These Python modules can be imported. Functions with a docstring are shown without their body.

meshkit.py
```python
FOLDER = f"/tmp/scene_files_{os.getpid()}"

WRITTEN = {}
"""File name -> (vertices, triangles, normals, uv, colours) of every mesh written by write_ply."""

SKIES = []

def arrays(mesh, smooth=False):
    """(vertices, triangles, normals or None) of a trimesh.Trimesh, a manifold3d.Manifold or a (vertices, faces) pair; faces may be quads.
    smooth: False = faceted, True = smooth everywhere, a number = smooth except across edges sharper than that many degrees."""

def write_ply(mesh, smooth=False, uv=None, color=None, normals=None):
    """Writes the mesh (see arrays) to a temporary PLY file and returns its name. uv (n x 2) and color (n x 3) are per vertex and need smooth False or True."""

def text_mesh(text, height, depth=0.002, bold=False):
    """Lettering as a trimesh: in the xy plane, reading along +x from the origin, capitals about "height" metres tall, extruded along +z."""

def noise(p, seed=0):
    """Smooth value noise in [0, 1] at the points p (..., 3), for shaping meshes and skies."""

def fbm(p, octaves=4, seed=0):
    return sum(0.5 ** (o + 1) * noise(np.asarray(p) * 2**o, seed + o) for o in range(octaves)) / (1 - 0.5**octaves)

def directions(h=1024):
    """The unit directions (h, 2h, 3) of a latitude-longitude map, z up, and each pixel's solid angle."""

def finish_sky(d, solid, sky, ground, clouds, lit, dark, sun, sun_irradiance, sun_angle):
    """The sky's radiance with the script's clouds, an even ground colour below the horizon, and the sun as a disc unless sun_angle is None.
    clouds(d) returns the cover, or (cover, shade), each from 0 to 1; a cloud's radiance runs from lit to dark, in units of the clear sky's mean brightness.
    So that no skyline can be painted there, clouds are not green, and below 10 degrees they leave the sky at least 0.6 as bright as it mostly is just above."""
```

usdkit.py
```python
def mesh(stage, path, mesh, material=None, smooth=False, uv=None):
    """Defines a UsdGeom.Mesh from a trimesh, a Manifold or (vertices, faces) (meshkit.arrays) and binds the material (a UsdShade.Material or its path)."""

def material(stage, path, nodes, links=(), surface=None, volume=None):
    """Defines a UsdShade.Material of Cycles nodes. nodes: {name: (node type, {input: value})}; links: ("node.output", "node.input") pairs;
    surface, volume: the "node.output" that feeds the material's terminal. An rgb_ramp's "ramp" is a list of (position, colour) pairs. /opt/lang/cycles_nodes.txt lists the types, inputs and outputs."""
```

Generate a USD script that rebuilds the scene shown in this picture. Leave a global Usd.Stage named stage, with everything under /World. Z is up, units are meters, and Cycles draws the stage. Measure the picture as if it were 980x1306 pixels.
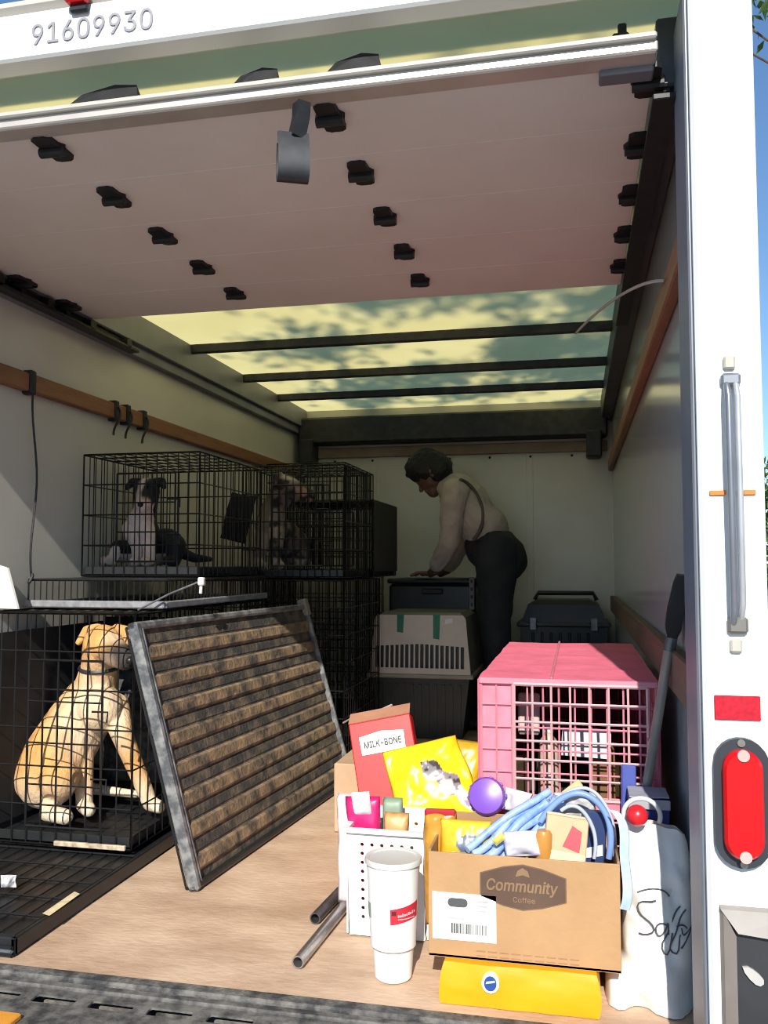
import math, random, sys
import numpy as np, trimesh, manifold3d as m3, shapely
from shapely import geometry as sg
import usdkit, meshkit
from pxr import Usd, UsdGeom, UsdLux, UsdShade, Gf, Sdf, Vt

stage = Usd.Stage.CreateInMemory()
UsdGeom.SetStageUpAxis(stage, 'Z')
UsdGeom.SetStageMetersPerUnit(stage, 1.0)
UsdGeom.Xform.Define(stage, '/World')
rnd = random.Random(7)
R = np.random.default_rng(7)
PI = math.pi

# ------------------------------------------------------------------ camera, sky, sun, exposure
F, YAW, PITCH = 1117.3, .2159, .061
C = np.array([.7687, -1.7255, .8586])
FW = np.array([-math.sin(YAW)*math.cos(PITCH), math.cos(YAW)*math.cos(PITCH), math.sin(PITCH)])
RT = np.array([math.cos(YAW), math.sin(YAW), 0]); UP = np.cross(RT, FW)
cam = UsdGeom.Camera.Define(stage, '/World/camera')
cam.CreateHorizontalApertureAttr(36.0)
cam.CreateFocalLengthAttr(36.0*F/980)
cam.CreateClippingRangeAttr(Gf.Vec2f(.05, 500))
M4 = Gf.Matrix4d(*[float(v) for r in ([*RT, 0], [*UP, 0], [*(-FW), 0], [*C, 1]) for v in r])
cam.AddTransformOp().Set(M4)
cam.CreateExposureAttr(0.0)

SUN_DIR = np.array([-.095, 1.0, -.68]); SUN_DIR /= np.linalg.norm(SUN_DIR)   # the way the light travels
sun = UsdLux.DistantLight.Define(stage, '/World/sun')
sun.CreateIntensityAttr(1.55); sun.CreateColorAttr(Gf.Vec3f(1, .95, .86)); sun.CreateAngleAttr(.53); sun.CreateNormalizeAttr(True)
_z = -SUN_DIR; _x = np.cross([0, 0, 1.], _z); _x /= np.linalg.norm(_x); _y = np.cross(_z, _x)
sun.AddTransformOp().Set(Gf.Matrix4d(*[float(v) for r in ([*_x, 0], [*_y, 0], [*_z, 0], [0, 0, 3, 1]) for v in r]))
usdkit.material(stage, '/World/Looks/sky', {
    's': ('sky_texture', {'sky_type': 'multiple_scattering', 'sun_disc': False, 'sun_elevation': math.radians(36), 'sun_rotation': math.radians(170), 'ozone_density': 1.6, 'aerosol_density': .6}),
    'b': ('background_shader', {'strength': .085})}, [('s.color', 'b.color')], surface='b.background')
dome = UsdLux.DomeLight.Define(stage, '/World/sky_dome')
UsdShade.MaterialBindingAPI.Apply(dome.GetPrim()).Bind(UsdShade.Material.Get(stage, '/World/Looks/sky'))


def A(px, py, **k):
    """The point of the place seen at a pixel of the photograph, on the plane x=, y= or z=."""
    d = FW + RT*(px-490)/F - UP*(py-653)/F
    (a, v), = k.items(); i = 'xyz'.index(a)
    return C + d*(v-C[i])/d[i]

# ------------------------------------------------------------------ materials
LOOK = {}
def M(name, col, rough=.55, metal=0., var=.12, scale=6., bump=0., bscale=60., col2=None, stretch=(1, 1, 1), detail=4, spec=.5, attr=None, trans=0., coat=0., lo=.35, hi=.65):
    """A principled material with noise between two tones; attr: a vertex colour primvar instead."""
    p = f'/World/Looks/{name}'
    c = np.array(col, float)
    c2 = np.array(col2, float) if col2 is not None else c*(1-var*2)
    n = {'g': ('texture_coordinate', {}), 'm': ('mapping', {'scale': stretch}), 'n': ('noise_texture', {'scale': scale, 'detail': detail, 'roughness': .6}),
         'r': ('rgb_ramp', {'ramp': [(lo, tuple(c2)), (hi, tuple(c))]}),
         'p': ('principled_bsdf', {'roughness': rough, 'metallic': metal, 'specular_ior_level': spec, 'coat_weight': coat})}
    l = [('g.object', 'm.vector'), ('m.vector', 'n.vector'), ('n.fac', 'r.fac')]
    if attr:
        n['a'] = ('attribute', {'attribute': attr})
        n['mm'] = ('mix_color', {'blend_type': 'multiply', 'fac': 1.})
        l += [('a.color', 'mm.a'), ('r.color', 'mm.b'), ('mm.result', 'p.base_color')]
    else:
        l += [('r.color', 'p.base_color')]
    if bump:
        n['bn'] = ('noise_texture', {'scale': bscale, 'detail': 3}); n['bp'] = ('bump', {'strength': bump, 'distance': .01})
        l += [('m.vector', 'bn.vector'), ('bn.fac', 'bp.height'), ('bp.normal', 'p.normal')]
    surf = 'p.BSDF'
    if trans:
        n['t'] = ('translucent_bsdf', {}); n['mx'] = ('mix_closure', {'fac': trans})
        l += [('r.color', 't.color'), ('p.BSDF', 'mx.closure1'), ('t.BSDF', 'mx.closure2')]
        surf = 'mx.closure'
    LOOK[name] = usdkit.material(stage, p, n, l, surface=surf)
    return LOOK[name]

white_paint = M('white_paint', (.72, .72, .69), .35, var=.03, scale=3)
grey_cap = M('grey_cap', (.50, .47, .42), .5, var=.05)
jamb_steel = M('jamb_steel', (.20, .21, .24), .45, .3, var=.08)
dark_steel = M('dark_steel', (.045, .047, .052), .5, .4, var=.2, scale=20)
black_plastic = M('black_plastic', (.016, .017, .019), .42, var=.15, scale=20)
black_wire = M('black_wire', (.012, .012, .013), .4, .2, var=.1)
grey_wire = M('grey_wire', (.22, .23, .25), .35, .6, var=.2, scale=30)
steel = M('steel', (.45, .44, .42), .3, .85, var=.15, scale=20)
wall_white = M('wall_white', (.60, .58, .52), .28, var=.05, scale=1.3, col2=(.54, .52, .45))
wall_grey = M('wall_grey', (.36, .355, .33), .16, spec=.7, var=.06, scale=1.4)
door_under = M('door_underside', (.86, .79, .74), .6, var=.04, scale=2, col2=(.80, .72, .67))
ply = M('plywood', (.64, .46, .32), .65, col2=(.44, .29, .19), scale=4.5, stretch=(1, 1.9, 1), bump=.2, bscale=40, lo=.34, hi=.64, detail=7)
wood_rail = M('wood_rail', (.27, .115, .052), .5, col2=(.18, .07, .03), scale=9, stretch=(4, .4, 4), bump=.1)
hinge_black = M('hinge_black', (.022, .022, .025), .5, .3, var=.2, scale=30)
strap_grey = M('strap_grey', (.032, .034, .04), .5, var=.25, scale=25)
ROOF = usdkit.material(stage, '/World/Looks/fibreglass_roof', {
    'g': ('texture_coordinate', {}), 'n': ('noise_texture', {'scale': 2.2, 'detail': 5}), 'r': ('rgb_ramp', {'ramp': [(.3, (.86, .79, .50)), (.7, (.93, .87, .58))]}),
    't': ('translucent_bsdf', {}), 'd': ('diffuse_bsdf', {'color': (.55, .53, .40)}), 'm': ('mix_closure', {'fac': .12})},
    [('g.object', 'n.vector'), ('n.fac', 'r.fac'), ('r.color', 't.color'), ('t.BSDF', 'm.closure1'), ('d.BSDF', 'm.closure2')], surface='m.closure')

# ------------------------------------------------------------------ objects
NAMES, LOC = {}, {}
def path_for(parent, name):
    k = (parent, name); n = NAMES.get(k, 0); NAMES[k] = n+1
    return f'{parent}/{name}' + (f'_{n:03d}' if n else '')
def data(p, **k):
    for a, b in k.items():
        if b: p.SetCustomDataByKey(a, b)
def thing(name, label, cat, loc=(0, 0, 0), rotz=0., group=None, kind=None):
    p = path_for('/World', name)
    x = UsdGeom.Xform.Define(stage, p)
    x.AddTranslateOp().Set(Gf.Vec3d(*map(float, loc)))
    if rotz: x.AddRotateZOp().Set(math.degrees(rotz))
    T = trimesh.transformations.rotation_matrix(rotz, [0, 0, 1]); T[:3, 3] = loc
    LOC[p] = np.linalg.inv(T)
    data(x.GetPrim(), label=label, category=cat, group=group, kind=kind)
    return p
def tm(mesh):
    if isinstance(mesh, list): mesh = trimesh.util.concatenate([tm(x) for x in mesh])
    if hasattr(mesh, 'to_mesh'):
        q = mesh.to_mesh(); mesh = trimesh.Trimesh(q.vert_properties[:, :3], q.tri_verts, process=False)
    return mesh
def part(parent, name, mesh, mat, smooth=None, label=None, kind=None, fur=None):
    """One mesh given in world coordinates under a thing or part."""
    p = path_for(parent, name)
    mesh = tm(mesh)
    inv = LOC[parent]; LOC[p] = inv
    v = np.asarray(mesh.vertices, float)
    mesh = trimesh.Trimesh(trimesh.transform_points(v, inv), mesh.faces, process=False)
    pr = usdkit.mesh(stage, p, mesh, mat, smooth=True if fur is not None else (smooth if smooth is not None else False))
    if fur is not None:
        UsdGeom.PrimvarsAPI(pr).CreatePrimvar('fur', Sdf.ValueTypeNames.Color3fArray, 'vertex').Set(Vt.Vec3fArray.FromNumpy(np.asarray(fur, np.float32)))
    data(pr.GetPrim(), label=label, kind=kind)
    return p
def solo(name, mesh, mat, label=None, cat=None, smooth=None, group=None, kind=None):
    """A thing that is one mesh: its origin at the middle of its base."""
    p = path_for('/World', name)
    mesh = tm(mesh); b = mesh.bounds; o = np.array([(b[0, 0]+b[1, 0])/2, (b[0, 1]+b[1, 1])/2, b[0, 2]])
    mesh = trimesh.Trimesh(np.asarray(mesh.vertices)-o, mesh.faces, process=False)
    pr = usdkit.mesh(stage, p, mesh, mat, smooth=smooth if smooth is not None else False)
    UsdGeom.Xformable(pr).AddTranslateOp().Set(Gf.Vec3d(*map(float, o)))
    T = np.eye(4); T[:3, 3] = -o; LOC[p] = T
    data(pr.GetPrim(), label=label, category=cat, group=group, kind=kind)
    return p
def struct(name, mesh, mat, smooth=None): return solo(name, mesh, mat, kind='structure', smooth=smooth)

# ------------------------------------------------------------------ shapes
def box(x0, x1, y0, y1, z0, z1, b=.0):
    x0, x1 = sorted((x0, x1)); y0, y1 = sorted((y0, y1)); z0, z1 = sorted((z0, z1))
    if b <= 0:
        m = trimesh.creation.box((x1-x0, y1-y0, z1-z0)); m.apply_translation(((x0+x1)/2, (y0+y1)/2, (z0+z1)/2)); return m
    b = min(b, (x1-x0)*.45, (y1-y0)*.45, (z1-z0)*.45); pts = []
    for x, sx in ((x0, 1), (x1, -1)):
        for y, sy in ((y0, 1), (y1, -1)):
            for z, sz in ((z0, 1), (z1, -1)):
                pts += [(x, y+sy*b, z+sz*b), (x+sx*b, y, z+sz*b), (x+sx*b, y+sy*b, z)]
    return trimesh.convex.convex_hull(np.array(pts))
def hull(pts): return trimesh.convex.convex_hull(np.array(pts, float))
def tube(pts, r, n=8, closed=False):
    p = np.asarray(pts, float); N = len(p)
    if closed: t = np.roll(p, -1, 0)-np.roll(p, 1, 0)
    else: t = np.gradient(p, axis=0)
    t /= np.linalg.norm(t, axis=1, keepdims=True)+1e-12
    a = np.cross(t[0], [0, 0, 1.] if abs(t[0][2]) < .9 else [1., 0, 0]); fr = []
    for i in range(N):
        a = a-t[i]*(a@t[i]); a /= np.linalg.norm(a)+1e-12; fr.append(a)
    fr = np.array(fr); bb = np.cross(t, fr); an = np.arange(n)*2*PI/n
    rr = np.broadcast_to(r, (N,))
    v = p[:, None]+rr[:, None, None]*(np.cos(an)[None, :, None]*fr[:, None]+np.sin(an)[None, :, None]*bb[:, None])
    f = []
    for i in range(N if closed else N-1):
        k = (i+1) % N
        for j in range(n):
            l = (j+1) % n; f += [[i*n+j, i*n+l, k*n+l], [i*n+j, k*n+l, k*n+j]]
    v = v.reshape(-1, 3)
    if not closed:
        v = np.vstack([v, p[0], p[-1]]); c = N*n
        for j in range(n):
            l = (j+1) % n; f += [[c, l, j], [c+1, (N-1)*n+j, (N-1)*n+l]]
    return trimesh.Trimesh(v, f, process=False)
def spline(pts, n=24):
    from scipy.interpolate import CubicSpline
    p = np.asarray(pts, float); s = np.r_[0, np.cumsum(np.linalg.norm(np.diff(p, axis=0), axis=1))]
    return CubicSpline(s, p)(np.linspace(0, s[-1], n))
def lathe(prof, n=40, loc=(0, 0, 0)):
    m = trimesh.creation.revolve(np.array(prof, float), sections=n); m.apply_translation(loc); return m
def frame(o, u, v):
    """4x4 that carries local x,y,z to u, v, u x v at o."""
    u = np.asarray(u, float); v = np.asarray(v, float); u = u/np.linalg.norm(u); v = v-u*(u@v); v = v/np.linalg.norm(v)
    T = np.eye(4); T[:3, 0], T[:3, 1], T[:3, 2], T[:3, 3] = u, v, np.cross(u, v), o
    return T
def put(mesh, T): m = tm(mesh).copy(); m.apply_transform(T); return m
def text(s, h, o, u, v, depth=.0012, bold=False, squash=1., shear=0.):
    m = meshkit.text_mesh(s, h, depth, bold); w = m.vertices.copy(); w[:, 0] = w[:, 0]*squash+w[:, 1]*shear; m.vertices = w
    return put(m, frame(o, u, v))
def poly(coords, depth, T, holes=()):
    return put(trimesh.creation.extrude_polygon(sg.Polygon(coords, holes), depth, engine='earcut'), T)
def ellipse(cx, cy, a, b, n=28): return [(cx+a*math.cos(t), cy+b*math.sin(t)) for t in np.linspace(0, 2*PI, n, endpoint=False)]
def blob(bones, ref=.012, it=12, lam=.5):
    """Bones ((p, r), (q, s)) hulled, joined into one skin, refined and smoothed."""
    parts = []
    for (p, r), (q, s) in bones:
        parts.append(m3.Manifold.batch_hull([m3.Manifold.sphere(r, 20).translate(tuple(map(float, p))), m3.Manifold.sphere(s, 20).translate(tuple(map(float, q)))]))
    m = m3.Manifold.batch_boolean(parts, m3.OpType.Add).refine_to_length(ref)
    t = tm(m); t.merge_vertices()
    trimesh.smoothing.filter_taubin(t, lamb=lam, nu=lam+.03, iterations=it)
    return t
def chain(*pr): return [(pr[i], pr[i+1]) for i in range(len(pr)-1)]
def pillow(w, h, d, n=28, m=20, amp=.01, seed=0, freq=14, pw=4):
    """A stuffed bag: a flat grid blown up in the middle and creased; x width, y height, z thickness; centred, base at y = 0."""
    u, v = np.meshgrid(np.linspace(-1, 1, n), np.linspace(-1, 1, m), indexing='ij'); out = []
    for s in (1, -1):
        th = d/2*np.sqrt(np.clip((1-np.abs(u)**pw)*(1-np.abs(v)**pw), 0, 1))
        P = np.stack([u*w/2*(1-.05*(1-v*v)*0), (v+1)*h/2, s*th], -1)
        k = (meshkit.fbm(P*freq+seed*7.3+s*3, 3, seed)-.5)*2*amp*np.minimum(1, th/d*4)
        P[..., 2] += k*s; P[..., 0] += (meshkit.fbm(P*freq*.7+seed*3.1+9, 2, seed+5)-.5)*amp
        out.append(P.reshape(-1, 3))
    f = []
    for i in range(n-1):
        for j in range(m-1):
            a, b, c, e = i*m+j, (i+1)*m+j, (i+1)*m+j+1, i*m+j+1
            f += [[a, b, c], [a, c, e]]
    f = np.array(f); N = n*m
    t = trimesh.Trimesh(np.vstack(out), np.vstack([f, f[:, ::-1]+N]), process=False); t.merge_vertices(digits_vertex=6)
    return t
def bar(p, q, r):
    """A four-sided wire."""
    p, q = np.asarray(p, float), np.asarray(q, float); t = (q-p)/np.linalg.norm(q-p)
    a = np.cross(t, [0, 0, 1.] if abs(t[2]) < .9 else [1., 0, 0]); a /= np.linalg.norm(a); b = np.cross(t, a)
    v = [c+r*s for c in (p, q) for s in (a, b, -a, -b)]
    return np.array(v), np.array([[0, 1, 5], [0, 5, 4], [1, 2, 6], [1, 6, 5], [2, 3, 7], [2, 7, 6], [3, 0, 4], [3, 4, 7], [0, 2, 1], [0, 3, 2], [4, 5, 6], [4, 6, 7]])
def bars(L):
    V, Fc, n = [], [], 0
    for p, q, r in L:
        v, f = bar(p, q, r); V.append(v); Fc.append(f+n); n += len(v)
    return trimesh.Trimesh(np.vstack(V), np.vstack(Fc), process=False)
def grid(o, u, v, nu, nv, r=.0022, rim=.0035):
    """A wire panel: o corner, u and v edge vectors, nu wires across u, nv across v."""
    o, u, v = (np.asarray(x, float) for x in (o, u, v)); L = []
    for i in range(nu+1): L.append((o+u*i/nu, o+u*i/nu+v, rim if i in (0, nu) else r))
    for j in range(nv+1): L.append((o+v*j/nv, o+v*j/nv+u, rim if j in (0, nv) else r*1.15))
    return bars(L)
def shell(x0, x1, y0, y1, z0, z1, t, b=.006):
    """An open-topped tray."""
    return [box(x0, x1, y0, y1, z0, z0+t, b*.3), box(x0, x0+t, y0, y1, z0, z1, b*.3), box(x1-t, x1, y0, y1, z0, z1, b*.3), box(x0, x1, y0, y0+t, z0, z1, b*.3), box(x0, x1, y1-t, y1, z0, z1, b*.3)]

# ================================================================== THE SETTING: the cargo box of the truck
WX, YB, ZR = .99, 3.72, 1.865
struct('ground', box(-30, 30, -30, 30, -.95, -.80), M('asphalt', (.30, .29, .27), .9, var=.15, scale=3))
fl = struct('floor', box(-WX, WX, 0, YB, -.05, 0), ply)
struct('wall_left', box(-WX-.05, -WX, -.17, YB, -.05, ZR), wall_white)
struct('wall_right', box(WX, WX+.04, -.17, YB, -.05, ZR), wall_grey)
wb = struct('wall_back', box(-WX, WX, YB, YB+.05, -.05, ZR), wall_white)
for i in range(1, 4):
    x = -WX + i*.495
    part(wb, 'seam_strip', box(x-.02, x+.02, YB-.004, YB, .0, 1.60, .002), wall_white)
part(wb, 'top_beam', box(-.96, .96, 3.58, 3.715, 1.63, 1.80, .012), dark_steel)
part(wb, 'trim_strip', box(-.96, .96, 3.69, 3.718, 1.55, 1.615, .004), M('tan_strip', (.34, .25, .17), .6, var=.15))
for x in (-.9, .88): part(wb, 'bracket', box(x-.045, x+.045, 3.55, 3.70, 1.50, 1.66, .01), dark_steel)
for i in range(7):
    part(wb, 'rivet', put(trimesh.creation.icosphere(1, .008), frame((-.75+i*.25, YB-.004, 1.53), (1, 0, 0), (0, 0, 1))), dark_steel)
rf = struct('ceiling', box(-WX, WX, -.203, YB, ZR, ZR+.004), ROOF)
for y in (.05, .68, 1.32, 1.95, 2.59, 3.14): part(rf, 'roof_rib', box(-.955, .955, y-.017, y+.017, ZR-.040, ZR, .004), dark_steel)
q = A(794, 44, z=1.845); part(rf, 'roof_clip', [box(q[0]-.008, q[0]+.008, q[1]-.006, q[1]+.006, 1.835, ZR, .003), box(q[0]-.018, q[0]+.012, q[1]-.008, q[1]+.004, 1.832, 1.846, .003)], dark_steel)
# coves along the top of both walls, with the roller tracks
cl = struct('trim_1', [box(-WX, -.935, -.1, 3.70, 1.745, ZR, .004), box(-WX, -.955, -.1, 3.70, 1.70, 1.75, .004)], jamb_steel)
part(cl, 'roller_track', [box(-.958, -.915, -.12, 1.42, 1.70, 1.712, .002), box(-.958, -.950, -.12, 1.42, 1.70, 1.745, .002)], hinge_black)
for i, y in enumerate((.05, .30, .56, .82, 1.08, 1.34)):
    part(cl, 'roller', put(trimesh.creation.cylinder(.019, .030, sections=14), frame((-.93, y, 1.722), (0, 1, 0), (0, 0, 1))), hinge_black)
cr = struct('trim_2', [box(.925, WX, -.1, 3.70, 1.735, ZR, .004)], M('cove_grey', (.075, .08, .09), .5, .2, var=.15))
part(cr, 'roller_track', [box(.915, .958, -.12, 1.42, 1.70, 1.712, .002)], hinge_black)
# rear frame: two posts, header, sill
ZP = 2.02
def post(sx, name):
    x0, x1 = (.962, 1.062) if sx > 0 else (-1.062, -.962)
    p = struct(name, box(x0, x1, -.25, -.17, -.10, ZP, .006), white_paint)
    a, b = (.955, .963) if sx > 0 else (-.963, -.955)
    part(p, 'inner_jamb', box(a, b, -.235, -.09, -.02, 1.83, .003), jamb_steel)
    part(p, 'door_seal', box(.972*sx, .99*sx, -.17, -.10, 0, 1.80, .003), hinge_black)
    return p
pr_ = post(1, 'trim_3'); post(-1, 'trim_4')
hd = struct('trim_5', box(-.965, .965, -.26, -.206, 1.846, 1.942, .005), white_paint)
part(hd, 'top_cap', hull([(x, y, z) for x in (-1.062, 1.062) for y, z in ((-.252, 1.944), (-.262, 1.955), (-.260, 1.966), (-.246, 1.968), (-.226, 1.944))]), grey_cap)
part(hd, 'serial_number', text('91609930', .040, A(38, 58, y=-.2612), (1, 0, 0), (0, 0, 1), squash=.93), M('number_grey', (.33, .32, .36), .6), label='grey serial number 91609930 on the white header')
part(hd, 'roof_joint', box(-.962, .962, -.206, -.196, 1.852, 1.95, .003), grey_cap)
dust = M('dusty_black', (.035, .035, .037), .75, col2=(.17, .16, .145), scale=26, detail=6, bump=.4, bscale=90, lo=.36, hi=.60)
dust2 = M('dusty_steel', (.19, .18, .165), .7, .2, col2=(.045, .045, .045), scale=22, detail=6, bump=.3, lo=.38, hi=.6)
sl = struct('trim_6', box(-.962, .962, -.036, -.001, -.05, .004, .004), dust)
part(sl, 'steel_lip', box(-.962, .962, -.058, -.036, -.06, -.004, .003), dust2)
pl_ = sg.box(-.962, -.235, .962, -.058)
hol = [sg.box(x, -.106, x+.080, -.090).buffer(.006) for x in np.arange(-.43, .9, .125)]
part(sl, 'slotted_step_plate', put(trimesh.creation.extrude_polygon(pl_.difference(shapely.union_all(hol)), .004, engine='earcut'), frame((0, 0, -.014), (1, 0, 0), (0, 1, 0))), dust2)
part(sl, 'under_plate', box(-.962, .962, -.235, -.058, -.16, -.12), black_plastic)
part(sl, 'bumper_bar', box(-.962, .962, -.27, -.237, -.16, -.012, .008), dust2)

# the open roll-up door under the roof
dr = thing('door_1', None, None, (0, .45, 1.74), kind='structure')
ZD = 1.75
ys = [-.185+.2585*i for i in range(6)]
for i in range(5):
    part(dr, 'panel', box(-.932, .918, ys[i]+.0003, ys[i+1]-.0003, ZD, ZD+.020, .0012), door_under)
part(dr, 'bottom_rail', [box(-.932, .918, -.200, -.186, ZD-.004, ZD+.016, .003), box(-.93, .916, -.196, -.15, ZD-.006, ZD, .002)], M('aluminium_rail', (.62, .56, .50), .4, .4, var=.08))
part(dr, 'rubber_seal', box(-.93, .916, -.210, -.196, ZD+.014, ZD+.026, .003), grey_cap)
def hinge(x, y, s=1.):
    w, h = .021*s, .046*s
    a = poly([(-w, -h), (-w*.55, -h*1.15), (w*.55, -h*1.15), (w, -h), (w*1.05, -h*.3), (w*1.45, 0), (w*1.05, h*.3), (w, h), (w*.55, h*1.15), (-w*.55, h*1.15), (-w, h), (-w*1.05, h*.3), (-w*1.45, 0), (-w*1.05, -h*.3)], .010, frame((x, y, ZD-.010), (1, 0, 0), (0, 1, 0)))
    k = put(trimesh.creation.cylinder(.011*s, .056*s, sections=10), frame((x, y, ZD-.014), (0, 0, 1), (0, 1, 0)))
    return [a, k]
for x in (-.309, .304, .908):
    for i in range(5):
        y = ys[i]+.0 if i else -.110
        y = -.105+.2555*i
        part(dr, 'hinge', hinge(x, y, 1.0), hinge_black)
for i in range(4):
    part(dr, 'hinge', hinge(-.912, -.105+.2555*(i+1), 1.), hinge_black)
for i in range(5):
    for x in (.935, -.945):
        part(dr, 'door_roller', put(trimesh.creation.cylinder(.017, .026, sections=12), frame((x, -.105+.2555*i+.03, ZD-.012), (0, 1, 0), (0, 0, 1))), hinge_black)
part(dr, 'corner_bracket', box(.82, .915, -.16, -.12, ZD-.016, ZD-.003, .003), jamb_steel)
for px, w in ((132, .16), (325, .10), (450, .11)):     # catches lying on the outer side of the rail
    q = A(px, 118 if px < 200 else 100, y=-.19)
    q = A(px, {132: 126, 325: 104, 450: 86}[px], y=-.19)
    part(dr, 'outer_catch', hull([(q[0]+a, q[1]+b, q[2]+.006+c*2.0) for a, b, c in ((-w/2, -.012, -.012), (-w/2, .012, -.012), (w/2, -.012, -.008), (w/2, .012, -.008), (-w*.3, 0, .004), (w*.15, 0, .010), (w*.45, 0, .007))]), hinge_black)
st = part(dr, 'pull_strap', [tube([A(385, 132, y=-.2), A(384, 150, y=-.2), A(378, 178, y=-.21)], .018, 4)], hinge_black, label='black webbing of the pull strap')
T0 = A(374, 200, y=-.215)
LQ = lambda d, z: T0+np.array([-.42*d, .9*d, z])
lp = spline([LQ(.0, .045), LQ(-.012, .012), LQ(-.016, -.02), LQ(-.010, -.040), LQ(.010, -.043), LQ(.024, -.015), LQ(.014, .03)], 26)
def ribbon(pts, wdir, w, t=.004):
    p = np.asarray(pts); wd = np.asarray(wdir, float)/np.linalg.norm(wdir); tg = np.gradient(p, axis=0); nn = np.cross(tg, wd); nn /= np.linalg.norm(nn, axis=1, keepdims=True)
    v = np.stack([p-wd*w/2-nn*t/2, p+wd*w/2-nn*t/2, p+wd*w/2+nn*t/2, p-wd*w/2+nn*t/2], 1).reshape(-1, 3); f = []
    for i in range(len(p)-1):
        for j in range(4):
            a, b, c, d = i*4+j, i*4+(j+1) % 4, (i+1)*4+(j+1) % 4, (i+1)*4+j; f += [[a, b, c], [a, c, d]]
    e = (len(p)-1)*4; f += [[0, 2, 1], [0, 3, 2], [e, e+1, e+2], [e, e+2, e+3]]
    return trimesh.Trimesh(v, f, process=False)
part(dr, 'strap_loop', ribbon(lp, (.9, .42, 0), .058, .006), strap_grey, smooth=40)

# wooden rub rails
lr = struct('trim_7', [box(-WX, -.962, -.05, 3.68, 1.425, 1.485, .004)], wood_rail)
struct('trim_8', [box(.962, WX, -.05, 3.68, 1.425, 1.485, .004)], wood_rail)
struct('trim_9', [box(.964, WX, -.05, 3.68, .59, .68, .004)], M('wood_dull', (.13, .08, .05), .6, col2=(.08, .05, .03), scale=9, stretch=(4, .4, 4)))

# on the post
tl = thing('tail_light', 'red oval tail light in black rubber surround on the white corner post', 'light', (1.014, -.25, .49))
def stad(hw, hh, n=12):
    c = hh-hw
    return [(hw*math.cos(t), c+hw*math.sin(t)) for t in np.linspace(0, PI, n)]+[(hw*math.cos(t), -c+hw*math.sin(t)) for t in np.linspace(PI, 2*PI, n)]
LT = lambda x, y, z: frame((x, y, z), (1, 0, 0), (0, 0, 1))
part(tl, 'bezel', poly(stad(.041, .099), .012, LT(1.0145, -.25, .492)), M('bezel_rubber', (.03, .034, .045), .5))
red_lens = M('red_lens', (.62, .003, .006), .3, var=.06, scale=40)
dome_l = pillow(.056, .168, .026, 20, 40, amp=0)
s_ = trimesh.creation.extrude_polygon(sg.Polygon(stad(.029, .083)), .012, engine='earcut')
top_ = hull([(x, y, .012) for x, y in stad(.029, .083)]+[(x*.86, y*.95, .018) for x, y in stad(.029, .083)]+[(x, y, 0) for x, y in stad(.029, .083)])
part(tl, 'lens', put(top_, LT(1.0145, -.262, .492)), red_lens, smooth=25)
for z in (.568, .416): part(tl, 'reflex_spot', put(trimesh.creation.cylinder(.009, .004, sections=14), LT(1.0145, -.2805, z)), M('lens_spot'+str(int(z*1000)), (.9, .45, .42), .2))
for z in (.584, .400): part(tl, 'screw', put(trimesh.creation.cylinder(.006, .004, sections=10), LT(1.0145, -.263, z)), steel)
solo('reflector_strip', box(.978, 1.046, -.2535, -.2502, .617, .655, .001), M('red_reflector', (.55, .012, .03), .3, var=.15, scale=120), 'flat red reflector strip on the white post above the tail light', 'reflector')
gh = thing('grab_handle', 'long upright grey metal grab handle on the white corner post', 'handle', (1.013, -.25, .77))
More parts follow.
